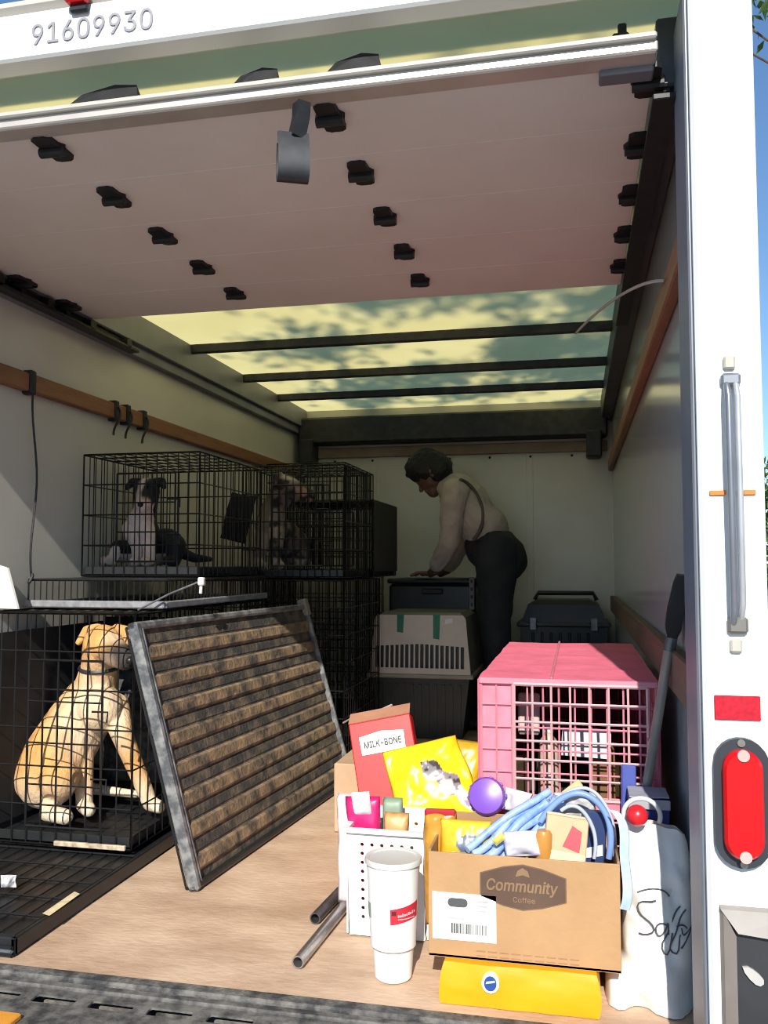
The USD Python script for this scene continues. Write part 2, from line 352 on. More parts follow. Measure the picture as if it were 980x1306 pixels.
alum = M('handle_metal', (.27, .28, .31), .32, .6, var=.1)
part(gh, 'grip', tube([(1.006, -.256, 1.15), (1.006, -.273, 1.125), (1.007, -.275, .95), (1.008, -.273, .79), (1.008, -.256, .765)], .0055, 10), alum, smooth=40)
part(gh, 'grip', tube([(1.020, -.256, 1.15), (1.020, -.272, 1.125), (1.0205, -.274, .95), (1.021, -.272, .80), (1.021, -.256, .775)], .0048, 10), M('handle_light', (.62, .62, .64), .3, .5), smooth=40, label='lighter rod of the handle')
part(gh, 'mounting_foot', box(.998, 1.028, -.262, -.2502, 1.145, 1.165, .004), alum); part(gh, 'mounting_foot', box(1.0, 1.03, -.262, -.2502, .752, .778, .004), M('foot_dark', (.2, .19, .17), .5, .4))
for z0 in (1.172, .722): part(gh, 'clip', box(1.003, 1.021, -.258, -.2502, z0, z0+.022, .003), M('clip_tan'+str(int(z0*1000)), (.50, .47, .40), .5))
orange = M('orange_strip', (.80, .22, .03), .5, var=.1)
om = thing('clearance_strip', 'short orange reflective strip crossing behind the grab handle', 'reflector', (1.013, -.251, .972))
part(om, 'strip', box(.978, 1.003, -.2535, -.2502, .970, .978, .001), orange); part(om, 'strip', box(1.029, 1.047, -.2535, -.2502, .970, .978, .001), orange)
cl_ = thing('marker_light', 'small red marker light on the upper edge of the white header', 'light', (-.15, -.262, 1.945))
part(cl_, 'base', box(-.170, -.132, -.272, -.262, 1.920, 1.936, .003), hinge_black); part(cl_, 'lens', box(-.176, -.130, -.284, -.262, 1.934, 1.968, .005), red_lens)
sp = thing('corner_step', 'black moulded step pocket low on the white corner post', 'step', (1.03, -.25, -.10))
bev = M('step_bevel', (.34, .31, .28), .6, var=.1); stepb = M('step_black', (.035, .037, .042), .45, var=.15)
part(sp, 'pocket', box(.996, 1.09, -.262, -.2502, -.10, .305, .004), stepb)
part(sp, 'top_bevel', hull([(.979, -.251, .333), (1.09, -.251, .333), (.979, -.262, .330), (1.09, -.262, .330), (1.002, -.275, .300), (1.09, -.275, .292), (1.002, -.263, .296), (1.09, -.263, .290)]), bev)
part(sp, 'side_bevel', hull([(.979, -.251, .330), (.979, -.251, -.10), (.983, -.262, .326), (.983, -.262, -.10), (.999, -.275, .296), (.999, -.275, -.10), (1.0, -.258, .29), (1.0, -.258, -.10)]), M('step_side', (.27, .23, .20), .6, var=.12))
part(sp, 'latch', poly([(0, .008), (.008, .009), (.016, .005), (.024, -.001), (.030, -.008), (.030, -.014), (.025, -.018), (.018, -.016), (.010, -.009), (.003, .0)], .005, LT(1.008, -.262, .24)), M('gap_light_grey', (.5, .48, .45), .4), label='pale teardrop patch standing for a hole with light behind it')  # pale teardrop painted for light showing through a hole in the step
am = A(10, 1299, z=-.012)
solo('amber_marker', box(am[0]-.06, am[0]+.03, am[1]-.05, am[1], -.0105, .002, .003), M('amber', (.85, .36, .05), .35, var=.1), 'small amber marker strip on the dirty sill at the left', 'reflector')

# ------------------------------------------------------------------ on the left wall
for i, px in enumerate((148, 163, 184)):
    q = A(px, 540+i*5, x=-.962)
    h = thing('rail_hook', ['small dark hook hanging from the left wooden rail, nearest of three', 'small dark hook hanging from the left wooden rail, middle of three', 'small dark hook hanging from the left wooden rail, farthest of three'][i], 'hook', q, group=None)
    part(h, 'band', box(-.992, -.955, q[1]-.014, q[1]+.014, 1.415, 1.495, .004), hinge_black)
    part(h, 'hook', tube(spline([(-.954, q[1], 1.47), (-.940, q[1]-.01, 1.43), (-.945, q[1]-.03, 1.395), (-.95, q[1]-.038, 1.355)], 12), .0045, 6), hinge_black)
rp = thing('bungee_cord', 'thin dark cord hanging from the wooden rail along the left wall', 'cord', A(42, 740, x=-.955))
part(rp, 'cord', tube(spline([A(43, 492, x=-.955), A(44, 560, x=-.95), A(47, 610, x=-.95), A(43, 660, x=-.95), A(40, 736, x=-.95)], 24), .0035, 6), hinge_black)
q = A(43, 492, x=-.955); part(rp, 'knot', box(-.992, -.952, q[1]-.015, q[1]+.015, 1.415, 1.495, .006), hinge_black)
q = A(40, 740, x=-.95); part(rp, 'end_hook', tube(spline([q+(0, 0, .02), q+(.006, -.008, .004), q+(0, -.012, -.008), q+(-.004, -.004, -.004)], 10), .005, 6), hinge_black)
q0 = A(845, 358, x=.955)
solo('white_rope', tube(spline([q0, A(812, 366, y=.5), A(770, 392, y=.9), A(735, 425, y=1.3)], 24), .004, 6), M('cord_white', (.55, .54, .50), .6), 'thin white cord strung from the right wooden rail towards the roof', 'cord')

# ================================================================== crates
def crate(label, x0, x1, y0, y1, z0, z1, step=.045, wire=black_wire, hstep=.11, pan=True, pan_mat=black_plastic, door=True, rw=.0022, loc=None):
    t = thing('wire_crate', label, 'crate', ((x0+x1)/2, (y0+y1)/2, z0))
    nx, ny = max(3, round((x1-x0)/step)), max(3, round((y1-y0)/step)); nz = max(2, round((z1-z0)/hstep)); g = rw*2
    a, b, c, d, e, f = x0+g, x1-g, y0+g, y1-g, z0+g, z1-g
    part(t, 'front_panel', grid((a, c, e), (b-a, 0, 0), (0, 0, f-e), nx, nz, rw), wire)
    part(t, 'rear_panel', grid((a, d, e), (b-a, 0, 0), (0, 0, f-e), nx, nz, rw), wire)
    for x in (a, b): part(t, 'side_panel', grid((x, c, e), (0, d-c, 0), (0, 0, f-e), ny, nz, rw), wire)
    part(t, 'top_panel', grid((a, c, f), (b-a, 0, 0), (0, d-c, 0), nx, max(3, round((y1-y0)/hstep)), rw), wire)
    part(t, 'bottom_grid', grid((a, c, e), (b-a, 0, 0), (0, d-c, 0), nx, max(3, round((y1-y0)/hstep)), rw), wire)
    if pan: part(t, 'pan', shell(a+.006, b-.006, c+.006, d-.006, e+.004, e+.032, .004), pan_mat)
    if door:
        w, h = (b-a)*.5, (f-e)*.72; dx = a+(b-a)*.3
        dp = part(t, 'door', grid((dx, c-.004, e+.05), (w, 0, 0), (0, 0, h), max(3, round(w/step)), max(2, round(h/hstep)), rw), wire)
        for zz in (.3, .7): part(dp, 'latch', tube([(dx+w-.03, c-.007, e+.05+h*zz), (dx+w+.02, c-.007, e+.05+h*zz), (dx+w+.02, c-.012, e+.02+h*zz)], .003, 6), wire)
    return t

# folded crate lying at the very front left
fx0, fx1, fy0, fy1 = -.965, -.445, .03, 1.22
fc = thing('folded_crate', 'flat folded black crate lying on the plywood at the front left', 'crate', (-.72, .62, 0))
part(fc, 'pan', [box(fx0+.01, fx1-.01, fy0+.01, fy1-.01, .028, .033)]+shell(fx0, fx1, fy0, fy1, .004, .042, .012, .01)[1:], black_plastic)
for z in (.006, .014, .022): part(fc, 'folded_panel', grid((fx0+.006, fy0-.004, z), (fx1-fx0-.012, 0, 0), (0, fy1-fy0, 0), 12, 9, .0026, .004), black_wire if z != .014 else grey_wire)
part(fc, 'top_grid', grid((fx0+.014, fy0+.02, .038), (fx1-fx0-.028, 0, 0), (0, .545, 0), 11, 5, .0022, .003), black_wire)
q = A(85, 1152, z=.075)
solo('cream_strip', hull([A(a, b, z=z) for z in (.0425, .048) for a, b in ((54, 1165), (63, 1168), (102, 1140), (95, 1137))]), M('strip_cream', (.80, .66, .40), .7, var=.15, scale=40), 'narrow cream strip lying on the folded black crate', 'strip')  # thin cream-coloured strip near the right rim
solo('crumpled_paper', put(pillow(.04, .03, .02, 18, 14, .016, 4, 50, pw=2), frame(A(10, 1132, z=.046), (1, .2, 0), (0, .1, 1))), M('paper_scrap', (.6, .58, .6), .7), 'small pale paper scrap lying on the folded black crate at the left', 'paper')

# the crate with the tan dog
dc = crate('large black wire crate in front holding the tan dog', -.965, -.475, .60, 1.72, .046, .722, step=.048)
part(dc, 'divider', grid((-.95, 1.25, .10), (.46, 0, 0), (0, 0, .6), 10, 4, .0022), black_wire)
cvp = box(-.951, -.947, .62, 1.24, .08, .655)
for _ in range(4): cvp = cvp.subdivide()
w_ = cvp.vertices.copy(); w_[:, 0] += .012*meshkit.fbm(np.stack([w_[:, 1]*14, w_[:, 2]*4, 0*w_[:, 0]], -1), 3, 77); cvp.vertices = w_
part(dc, 'added_side_dark', cvp, M('added_dark', (.014, .014, .016), .9, var=.2, scale=14), smooth=50, label='black sheet added to darken the left side inside the crate')  # added sheet that makes the crate interior dark on the wall side
cvq = box(-.945, -.49, 1.242, 1.246, .08, .67); part(dc, 'added_rear_dark', cvq, LOOK['added_dark'])  # second added dark sheet, closing off the view behind the dog
lb = M('sunlit_edge', (.62, .50, .36), .6, col2=(.25, .2, .14), scale=40)
q0, q1 = A(70, 1079, y=.597), A(178, 1083, y=.597)
part(dc, 'pan_front_lip', box(max(q0[0], -.96), -.49,   .588, .598, .052, .066, .002), lb, label='front lip of the pan coloured pale as if sunlit')  # pale tone painted on for sunlight catching the edge of the pan
fg = thing('folded_crate', 'folded grey crate laid flat on top of the tan dog\'s crate', 'crate', (-.73, 1.2, .724))
part(fg, 'frame', [box(-.965, -.475, .775, .80, .725, .748, .004), box(-.965, -.475, 1.69, 1.706, .725, .742, .004), box(-.965, -.950, .79, 1.7, .725, .742, .004), box(-.490, -.472, .79, 1.7, .725, .748, .004)], M('frame_grey', (.34, .34, .36), .45, .2, var=.2, scale=40))
part(fg, 'front_panel', grid((-.96, .80, .744), (.48, 0, 0), (0, 0, .068), 22, 1, .0022), black_wire)
part(fg, 'side_panel', grid((-.48, .80, .744), (0, .88, 0), (0, 0, .068), 34, 1, .0022), black_wire)
part(fg, 'top_panel', [box(-.962, -.478, .80, 1.70, .8125, .8165)], black_plastic)
part(fg, 'bottom_panel', [box(-.95, -.49, .81, 1.69, .728, .733)], black_plastic)
rd = thing('latch_rod', 'thin grey rod with a white tip standing up from the crate top', 'rod', A(190, 775, y=.78))
part(rd, 'rod', tube([A(176, 778, y=.74), A(215, 758, y=.76), A(254, 742, y=.78)], .0032, 6), grey_wire)
q = A(257, 742, y=.78); part(rd, 'tip', [box(q[0]-.010, q[0]+.010, q[1]-.01, q[1]+.01, q[2]-.012, q[2]+.014, .004), tube([q, A(256, 757, y=.78)], .005, 6)], M('tip_white', (.75, .75, .76), .4))
# more crates of the stacks
crate('lower black wire crate standing under the brindle dog\'s crate at centre left', -.60, -.165, 1.78, 2.44, 0, .80, step=.036)
crate('lower black wire crate by the left wall behind the tan dog\'s crate', -.965, -.62, 1.78, 2.44, 0, .80)
crate('lower black wire crate in the back left corner of the cargo floor', -.93, -.40, 2.92, 3.60, 0, .80)
crA = crate('upper black wire crate by the left wall holding the black and white dog', -.955, -.50, 1.09, 1.70, .818, 1.258, step=.042)
crB = crate('upper black wire crate in the middle holding the brindle dog', -.63, -.17, 1.80, 2.27, .803, 1.285, step=.034)
crF = crate('low upper black wire crate half covered by black cloth behind the brindle dog', -.63, -.17, 2.30, 2.86, .803, 1.165, step=.034)
crE = crate('tallest upper black wire crate in the back left corner', -.93, -.464, 2.92, 3.60, .803, 1.43, step=.05)
cv = part(crF, 'cover', [box(-.60, -.166, 2.31, 2.85, 1.166, 1.172, .002), box(-.168, -.163, 2.31, 2.85, .83, 1.168, .001)], M('cover_black', (.02, .021, .02), .9, var=.2, scale=20), label='black cloth cover over the back half of the crate')
q = A(303, 660, y=1.77)
bc = solo('black_cloth', put(pillow(.115, .20, .03, 20, 20, .012, 8, 16), frame(A(297, 690, y=1.755), (.95, 0, -.22), (.42, .03, .9))), M('cloth_black', (.008, .008, .009), .95), 'black cloth hanging between the two upper crates', 'cloth', smooth=50)

# leaning folded panel
e_ = np.array([math.sin(.088), math.cos(.088), 0]); n_ = np.array([-math.cos(.088), math.sin(.088), 0]); u_ = n_*math.sin(.284)+np.array([0, 0, 1])*math.cos(.284)
P0 = np.array([-.22, .468, .004]); Lw, Hh = 1.235, .728
TL = frame(P0, e_, u_)       # local x along the floor edge, y up the panel, z = towards the open floor
lt = thing('crate_pan', 'large dirty ribbed plastic pan in a grey frame leaning on the crate', 'crate pan', P0)
pan_dark = M('pan_dark', (.045, .043, .040), .8, col2=(.16, .125, .085), scale=16, detail=8, bump=.4, bscale=70, lo=.33, hi=.56)
pan_dirt = M('pan_dirt', (.27, .185, .105), .85, col2=(.05, .045, .040), scale=15, detail=8, bump=.5, bscale=60, lo=.36, hi=.6)
fm = M('pan_frame', (.10, .105, .112), .45, .2, col2=(.30, .30, .29), scale=30, lo=.35, hi=.6)
lb_ = lambda a, b, c, d, z0, z1, bv=.004: put(box(a, b, c, d, z0, z1, bv), TL)
part(lt, 'sheet', lb_(.02, Lw-.02, .012, Hh-.02, -.012, -.006, .001), pan_dark)
N = 8
for i in range(N):
    a = .035+i*(Hh-.07)/N; w = (Hh-.07)/N
    part(lt, 'rib', put(hull([(x, y, z) for x in (.028, Lw-.03) for y, z in ((a+w*.04, -.008), (a+w*.16, .003), (a+w*.50, .003), (a+w*.60, -.008))]), TL), pan_dirt)
    part(lt, 'groove_strip', lb_(.028, Lw-.03, a+w*.66, a+w*.98, -.008, -.004, .001), pan_dark)
part(lt, 'frame_side', lb_(0, .024, 0, Hh, -.022, .010, .006), fm, label='scuffed pale frame edge nearest the opening')
part(lt, 'frame_side', lb_(.030, .040, .01, Hh-.01, -.006, .006, .003), fm)
part(lt, 'frame_side', lb_(Lw-.022, Lw, 0, Hh, -.022, .010, .006), fm)
part(lt, 'frame_top', lb_(0, Lw, Hh-.022, Hh, -.022, .008, .006), fm)
part(lt, 'frame_bottom', lb_(0, Lw, 0, .020, -.022, .008, .006), black_plastic)
part(lt, 'wire_panel', put(grid((.01, .01, -.030), (Lw-.02, 0, 0), (0, Hh-.02, 0), 22, 7, .0024, .004), TL), black_wire)
part(lt, 'corner_clip', lb_(Lw-.035, Lw+.005, Hh-.05, Hh+.02, -.024, .014, .006), M('clip_pale', (.30, .28, .22), .6, var=.2, scale=40))
solo('thin_leash', tube(spline([A(438, 922, y=1.55), A(455, 915, y=1.3), A(470, 912, y=1.12), A(500, 899, y=1.06)], 16), .0035, 6), M('leash_grey', (.50, .42, .38), .6), 'thin grey leash running from the leaning pan to the red box', 'leash')

# kennel
kn = thing('pet_carrier', 'beige and black plastic pet carrier with green tape on its end', 'pet carrier', (0, 2.85, 0))
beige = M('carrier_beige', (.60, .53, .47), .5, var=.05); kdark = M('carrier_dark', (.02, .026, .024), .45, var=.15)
kx0, kx1, ky0, ky1 = -.255, .258, 2.60, 3.10
lo_ = hull([(x, y, z) for x, y, z in [(kx0+.05, ky0+.02, .004), (kx1-.05, ky0+.02, .004), (kx0+.05, ky1-.02, .004), (kx1-.05, ky1-.02, .004), (kx0+.01, ky0+.004, .30), (kx1-.01, ky0+.004, .30), (kx0+.01, ky1-.004, .30), (kx1-.01, ky1-.004, .30)]])
part(kn, 'lower_shell', lo_, kdark)
for i in range(11):
    x = kx0+.06+i*(kx1-kx0-.12)/10; part(kn, 'lower_rib', hull([(x+a, ky0+b, z) for a in (-.008, .008) for b, z in ((.016, .03), (-.002, .27), (.05, .03), (.04, .27))]), kdark)
part(kn, 'rim', box(kx0-.012, kx1+.012, ky0-.012, ky1+.012, .300, .322, .005), M('carrier_rim', (.34, .31, .27), .5))
def kface(z):  # half width and inset of the upper shell at height z
    t = (z-.322)/(.612-.322); return (kx1-kx0)/2-.002-.030*t, .004+.012*t
w0, i0 = kface(.322); w1, i1 = kface(.60); kc = (kx0+kx1)/2
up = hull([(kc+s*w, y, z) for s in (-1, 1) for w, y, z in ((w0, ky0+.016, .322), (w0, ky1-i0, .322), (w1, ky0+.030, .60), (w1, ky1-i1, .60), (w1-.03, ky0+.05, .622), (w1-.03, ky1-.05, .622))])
part(kn, 'upper_shell', up, M('carrier_shade', (.20, .19, .16), .5, var=.06), label='beige upper shell coloured darker as if shaded')  # same beige as the end wall, with shade put into the colour
TF = frame((kc, ky0+.002, .322), (1, 0, 0), (0, .05, 1))
sl_ = []
for i in range(18):
    x = -.215+i*.430/17; sl_.append(sg.box(x-.0075, .03, x+.0055, .145-.012*abs(i-8.5)/8.5).buffer(.002))
outl = sg.Polygon([(-w0, 0), (w0, 0), (w1+.004, .272), (w1-.01, .29), (-w1+.01, .29), (-w1-.004, .272)])
part(kn, 'end_wall', put(trimesh.creation.extrude_polygon(outl.difference(shapely.union_all(sl_)), .010, engine='earcut'), TF@trimesh.transformations.translation_matrix((0, 0, -.0))), beige, label='pale beige slotted end wall')
part(kn, 'end_recess', box(kx0+.04, kx1-.04, ky0+.014, ky0+.020, .34, .48), kdark)
gt = M('green_tape', (.02, .19, .105), .5, var=.1)
for a, b, l in ((-.115, -.080, .085), (.068, .103, .115)):
    part(kn, 'tape', put(hull([(a, .29-l, .0105), (b-.004, .285-l, .0105), (a, .292, .0105), (b, .292, .0105), (a, .29-l, .012), (b-.004, .285-l, .012), (a, .292, .012), (b, .292, .012)]), TF), gt, label='green tape strip')
part(kn, 'sticker', put(hull([(.125, .245, .0105), (.165, .255, .0105), (.165, .275, .0105), (.13, .27, .0105), (.125, .245, .012), (.165, .255, .012), (.165, .275, .012), (.13, .27, .012)]), TF), white_paint, label='small white sticker')

# dark carriers at the back
bx = thing('storage_crate', 'solid black crate behind the beige carrier under the person\'s hands', 'crate', (0, 3.4, 0))
part(bx, 'body', box(-.27, .22, 3.14, 3.64, .004, .755, .015), black_plastic); part(bx, 'lid', box(-.28, .23, 3.13, 3.65, .757, .785, .008), hinge_black); part(bx, 'handle', box(-.08, .04, 3.115, 3.13, .70, .73, .005), hinge_black)
lil = A(604, 740, y=3.08); 
sk = thing('dotted_strap', 'pale dotted strap hanging beside the person\'s dark trousers', 'strap', A(604, 776, y=3.06))
qa, qb = A(602, 736, y=3.07), A(606, 778, y=3.06)
part(sk, 'webbing', box(qa[0]-.014, qa[0]+.014, 3.064, 3.072, qb[2], qa[2], .002), M('strap_lilac', (.22, .19, .21), .7))
for i in range(4): part(sk, 'dot', box(qa[0]-.006, qa[0]+.006, 3.0615, 3.0635, qb[2]+.02+i*.042, qb[2]+.038+i*.042, .001), hinge_black)
bk = thing('pet_carrier', 'black plastic pet carrier against the right side of the back wall', 'pet carrier', (.72, 3.46, 0))
blk = M('carrier_black', (.014, .014, .017), .38, var=.2)
part(bk, 'lower_shell', hull([(x, y, z) for x in (.46, .93) for y in (3.24, 3.69) for z in (.30, .52)]+[(x, y, .03) for x in (.50, .90) for y in (3.28, 3.66)]), blk)
part(bk, 'rim', box(.44, .95, 3.22, 3.70, .52, .545, .006), blk)
part(bk, 'upper_shell', hull([(.465, 3.25, .545), (.925, 3.25, .545), (.465, 3.68, .545), (.925, 3.68, .545), (.50, 3.27, .64), (.89, 3.27, .64), (.50, 3.66, .64), (.89, 3.66, .64), (.55, 3.32, .665), (.84, 3.32, .665), (.55, 3.62, .665), (.84, 3.62, .665)]), blk)
part(bk, 'handle', tube([(.53, 3.46, .66), (.55, 3.46, .70), (.86, 3.46, .70), (.88, 3.46, .66)], .013, 8), blk, smooth=40)
for x in (.53, .86): part(bk, 'latch', box(x-.02, x+.02, 3.215, 3.235, .50, .57, .004), grey_wire)
for i in range(7): part(bk, 'vent_rib', box(.52+i*.05, .535+i*.05, 3.235, 3.252, .33, .49, .003), hinge_black)
gb = thing('storage_box', 'low grey lidded box in front of the black carrier at the back', 'box', (.72, 2.6, 0))
gbm = M('box_grey', (.17, .16, .14), .6, var=.1)
part(gb, 'body', box(.47, .93, 2.32, 2.86, .003, .40, .012), gbm); part(gb, 'lid', box(.455, .945, 2.30, 2.88, .402, .43, .006), gbm); part(gb, 'handle_slot', box(.64, .76, 2.312, 2.32, .30, .335, .002), hinge_black)

# ================================================================== pink crate
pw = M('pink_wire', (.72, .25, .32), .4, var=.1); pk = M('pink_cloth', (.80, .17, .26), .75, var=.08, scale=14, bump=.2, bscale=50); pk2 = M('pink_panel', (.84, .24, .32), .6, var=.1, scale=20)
px0, px1, py0, py1, pz = .541, .945, .36, 1.36, .592
pc = thing('pink_crate', 'pink wire crate with pink cloth roof on the right', 'crate', ((px0+px1)/2, .86, 0))
part(pc, 'front_panel', grid((px0+.004, py0, .02), (px1-px0-.008, 0, 0), (0, 0, pz-.026), 11, 11, .0022, .0036), pw)
part(pc, 'rear_panel', grid((px0+.004, py1, .02), (px1-px0-.008, 0, 0), (0, 0, pz-.026), 10, 9, .0022, .0036), pw)
for x in (px0+.003, px1-.003): part(pc, 'side_panel', grid((x, py0, .02), (0, py1-py0, 0), (0, 0, pz-.026), 22, 11, .0022, .0036), pw)
rt_ = put(pillow(1, 1, 1, 8, 8, 0), np.eye(4))
g_ = np.stack(np.meshgrid(np.linspace(px0-.002, px1+.002, 24), np.linspace(py0-.004, py1, 40), indexing='ij'), -1).reshape(-1, 2)
def cloth(x0, x1, y0, y1, z, nx=24, ny=40, amp=.006, seed=1, th=.003):
    X, Y = np.meshgrid(np.linspace(x0, x1, nx), np.linspace(y0, y1, ny), indexing='ij')
    Z = z+(meshkit.fbm(np.stack([X*9, Y*9, X*0], -1), 3, seed)-.5)*2*amp
    top = np.stack([X, Y, Z+th], -1).reshape(-1, 3); bot = np.stack([X, Y, Z], -1).reshape(-1, 3); f = []
    for i in range(nx-1):
        for j in range(ny-1):
            a, b, c, d = i*ny+j, (i+1)*ny+j, (i+1)*ny+j+1, i*ny+j+1; f += [[a, b, c], [a, c, d]]
    f = np.array(f); N = nx*ny; edge = []
    loop = [i*ny for i in range(nx)]+[(nx-1)*ny+j for j in range(1, ny)]+[i*ny+ny-1 for i in range(nx-2, -1, -1)]+[j for j in range(ny-2, 0, -1)]
    for k in range(len(loop)):
        a, b = loop[k], loop[(k+1) % len(loop)]; edge += [[a, a+N, b], [b, a+N, b+N]]
    return trimesh.Trimesh(np.vstack([top, bot]), np.vstack([f, f[:, ::-1]+N, edge]), process=False)
part(pc, 'roof_cloth', cloth(px0-.003, px1+.003, py0-.002, py1, pz-.001, amp=.004), pk, smooth=50, label='pink cloth over the crate roof')
part(pc, 'roof_seam', [box(px0, px1, py0-.007, py0-.001, pz-.010, pz+.004, .002), box(.705, .712, py0, py1, pz+.003, pz+.008, .002)], pw)
part(pc, 'side_cloth', box(px0-.004, px0-.001, py0, py1, .03, pz, .001), pk)
part(pc, 'side_cloth', box(px1+.001, px1+.004, py0, py1, .03, pz, .001), pk)
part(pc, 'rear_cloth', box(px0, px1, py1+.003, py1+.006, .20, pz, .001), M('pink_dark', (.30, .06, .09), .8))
part(pc, 'front_strip', box(px0, .622, py0+.004, py0+.008, .03, pz-.004, .001), pk2, label='pink cloth strip left of the door')
dl = A(655, 872, y=.352); dp = part(pc, 'door', grid((.622, py0-.008, .325), (.300, 0, 0), (0, 0, .258), 7, 6, .0026, .0042), M('pink_pale', (.74, .42, .44), .4, var=.08))
part(dp, 'latch', tube([(.918, py0-.014, .47), (.94, py0-.014, .47), (.94, py0-.016, .45)], .003, 6), pw)
part(pc, 'base_rail', box(px0, px1, py0-.006, py0+.004, .285, .322, .003), pk2); part(pc, 'pan', shell(px0+.01, px1-.01, py0+.01, py1-.01, .022, .06, .004), pk2)
# things stored in the pink crate
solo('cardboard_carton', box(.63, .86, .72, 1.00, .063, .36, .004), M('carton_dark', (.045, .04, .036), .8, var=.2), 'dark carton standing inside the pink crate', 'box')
q = A(748, 948, y=.55); tg = thing('white_card', 'white card sheet leaning upright inside the pink crate door', 'card', (q[0], .55, .365))
part(tg, 'card', put(box(-.060, .060, -.034, .034, -.002, .002, .0008), frame(q, (1, 0, -.04), (0, .25, 1))), M('card_white', (.72, .72, .74), .6))
qq = A(762, 1010, y=.59); solo('brown_box', box(q[0]+.01, q[0]+.07, .56, .70, .063, .40, .003), M('box_brown', (.25, .12, .05), .7), 'narrow brown box beside the white card inside the pink crate', 'box')
qq = A(700, 960, y=.56)
bt = thing('tan_bottle', 'tan plastic bottle standing inside the pink crate left of the card', 'bottle', (qq[0], .56, .063))
part(bt, 'body', lathe([(0, .063), (.024, .063), (.026, .08), (.026, .39), (.020, .42), (.011, .43), (.011, .44), (0, .44)], 20, (qq[0], .56, 0)), M('tan_plastic', (.50, .30, .20), .5, col2=(.62, .5, .42), scale=30), smooth=35)
part(bt, 'cap', lathe([(0, .438), (.013, .438), (.013, .465), (0, .465)], 16, (qq[0], .56, 0)), white_paint, smooth=35)
qq = A(672, 905, y=.5); solo('paper_roll', put(box(-.026, .026, -.05, .05, -.012, .012, .004), frame(A(675, 910, y=.5), (1, 0, 0), (0, .1, 1))), M('roll_pale', (.62, .48, .44), .7), 'pale folded towel hung in the upper left of the pink crate', 'towel')

# ================================================================== the supplies at the front right
kraft = M('kraft', (.47, .275, .13), .8, var=.06, scale=9, bump=.1); kraft_in = M('kraft_inside', (.42, .245, .115), .85, var=.08); ink = M('brown_ink', (.13, .075, .05), .8, var=.15); paper = M('paper_white', (.82, .81, .80), .6, var=.02)
ax, bx1, ay, by, az, bz = .469, .843, .058, .315, .079, .283
def slab(o, u, v, t=.004):
    """A sheet of board from corner o along u and v, t thick."""
    o, u, v = (np.asarray(x, float) for x in (o, u, v)); n = np.cross(u, v); n = n/np.linalg.norm(n)*t
    return hull([o+i*u+j*v+k*n for i in (0, 1) for j in (0, 1) for k in (0, 1)])
cb = thing('cardboard_box', 'open brown cardboard carton with dark printed badge and white shipping label', 'box', ((ax+bx1)/2, (ay+by)/2, az))
part(cb, 'front_wall', box(ax, bx1, ay, ay+.005, az, bz, .001), kraft); part(cb, 'rear_wall', box(ax, bx1, by-.005, by, az, bz+.012, .001), kraft_in)
part(cb, 'side_wall', box(ax, ax+.005, ay+.005, by-.005, az, bz+.004, .001), kraft_in); part(cb, 'side_wall', box(bx1-.005, bx1, ay+.005, by-.005, az, bz+.004, .001), kraft_in); part(cb, 'bottom', box(ax, bx1, ay, by, az, az+.005), kraft)
for s in (-1, 1): pass
FB = lambda px, py: A(px, py, y=ay-.0006)
bdg = []
cB = FB(667, 1132); hw, hh_ = .082, .042
bpts = [(-hw, -.022), (-hw, .022), (-hw*.45, .036), (0, hh_), (hw*.45, .036), (hw, .022), (hw, -.022), (hw*.45, -.036), (0, -hh_), (-hw*.45, -.036)]
part(cb, 'badge', poly(bpts, .0008, frame(cB, (1, 0, 0), (0, 0, 1))), ink, label='dark brown printed badge reading Community Coffee')
ink2 = M('badge_letter', (.30, .18, .095), .8)
c2 = cB+(0, -.0009, 0)
part(cb, 'badge_lettering', text('Community', .021, c2+(-.074, 0, -.008), (1, 0, 0), (0, 0, 1), .0006, bold=True, squash=.90, shear=.15), ink2)
part(cb, 'badge_lettering', text('Coffee', .010, c2+(-.020, 0, -.029), (1, 0, 0), (0, 0, 1), .0006), ink2)
part(cb, 'badge_emblem', poly([(-.014, 0), (-.010, .012), (0, .018), (.010, .012), (.014, 0), (0, .004)], .0006, frame(c2+(0, 0, .020), (1, 0, 0), (0, 0, 1))), ink2)
l0, l1 = FB(552, 1196), FB(633, 1143)
lb1 = part(cb, 'shipping_label', box(l0[0], l1[0], ay-.0014, ay-.0002, l0[2], l1[2]), paper, label='white shipping label with barcode')
dk = M('label_ink', (.09, .09, .09), .7); gk = M('label_grey', (.5, .5, .5), .7)
ly = ay-.0018
def lbox(u0, u1, v0, v1): return box(l0[0]+u0*(l1[0]-l0[0]), l0[0]+u1*(l1[0]-l0[0]), ly-.0003, ly+.0003, l0[2]+v0*(l1[2]-l0[2]), l0[2]+v1*(l1[2]-l0[2]))
part(lb1, 'label_logo', poly(stad(.0085, .020), .0006, frame((l0[0]+.40*(l1[0]-l0[0]), ly+.0004, l0[2]+.80*(l1[2]-l0[2])), (0, 0, 1), (-1, 0, 0))), dk)
xs, L_ = .30, []
rb = random.Random(5)
while xs < .86:
    w = rb.choice((.008, .012, .022)); L_.append(lbox(xs, xs+w, .15, .36)); xs += w+rb.choice((.010, .016))
part(lb1, 'barcode', L_, dk)
part(lb1, 'small_print', [lbox(.22, .50, .45, .48), lbox(.70, .88, .84, .87), lbox(.72, .86, .74, .77), lbox(.70, .84, .64, .67)], gk, kind='stuff')
part(cb, 'small_print', [box(FB(600+i*14, 0)[0], FB(611+i*14, 0)[0], ay-.0008, ay-.0002, FB(600, 1218-k*6)[2]-.001, FB(600, 1218-k*6)[2]+.001) for i in range(9) for k in range(2)], M('print_faint', (.36, .21, .11), .8), kind='stuff')
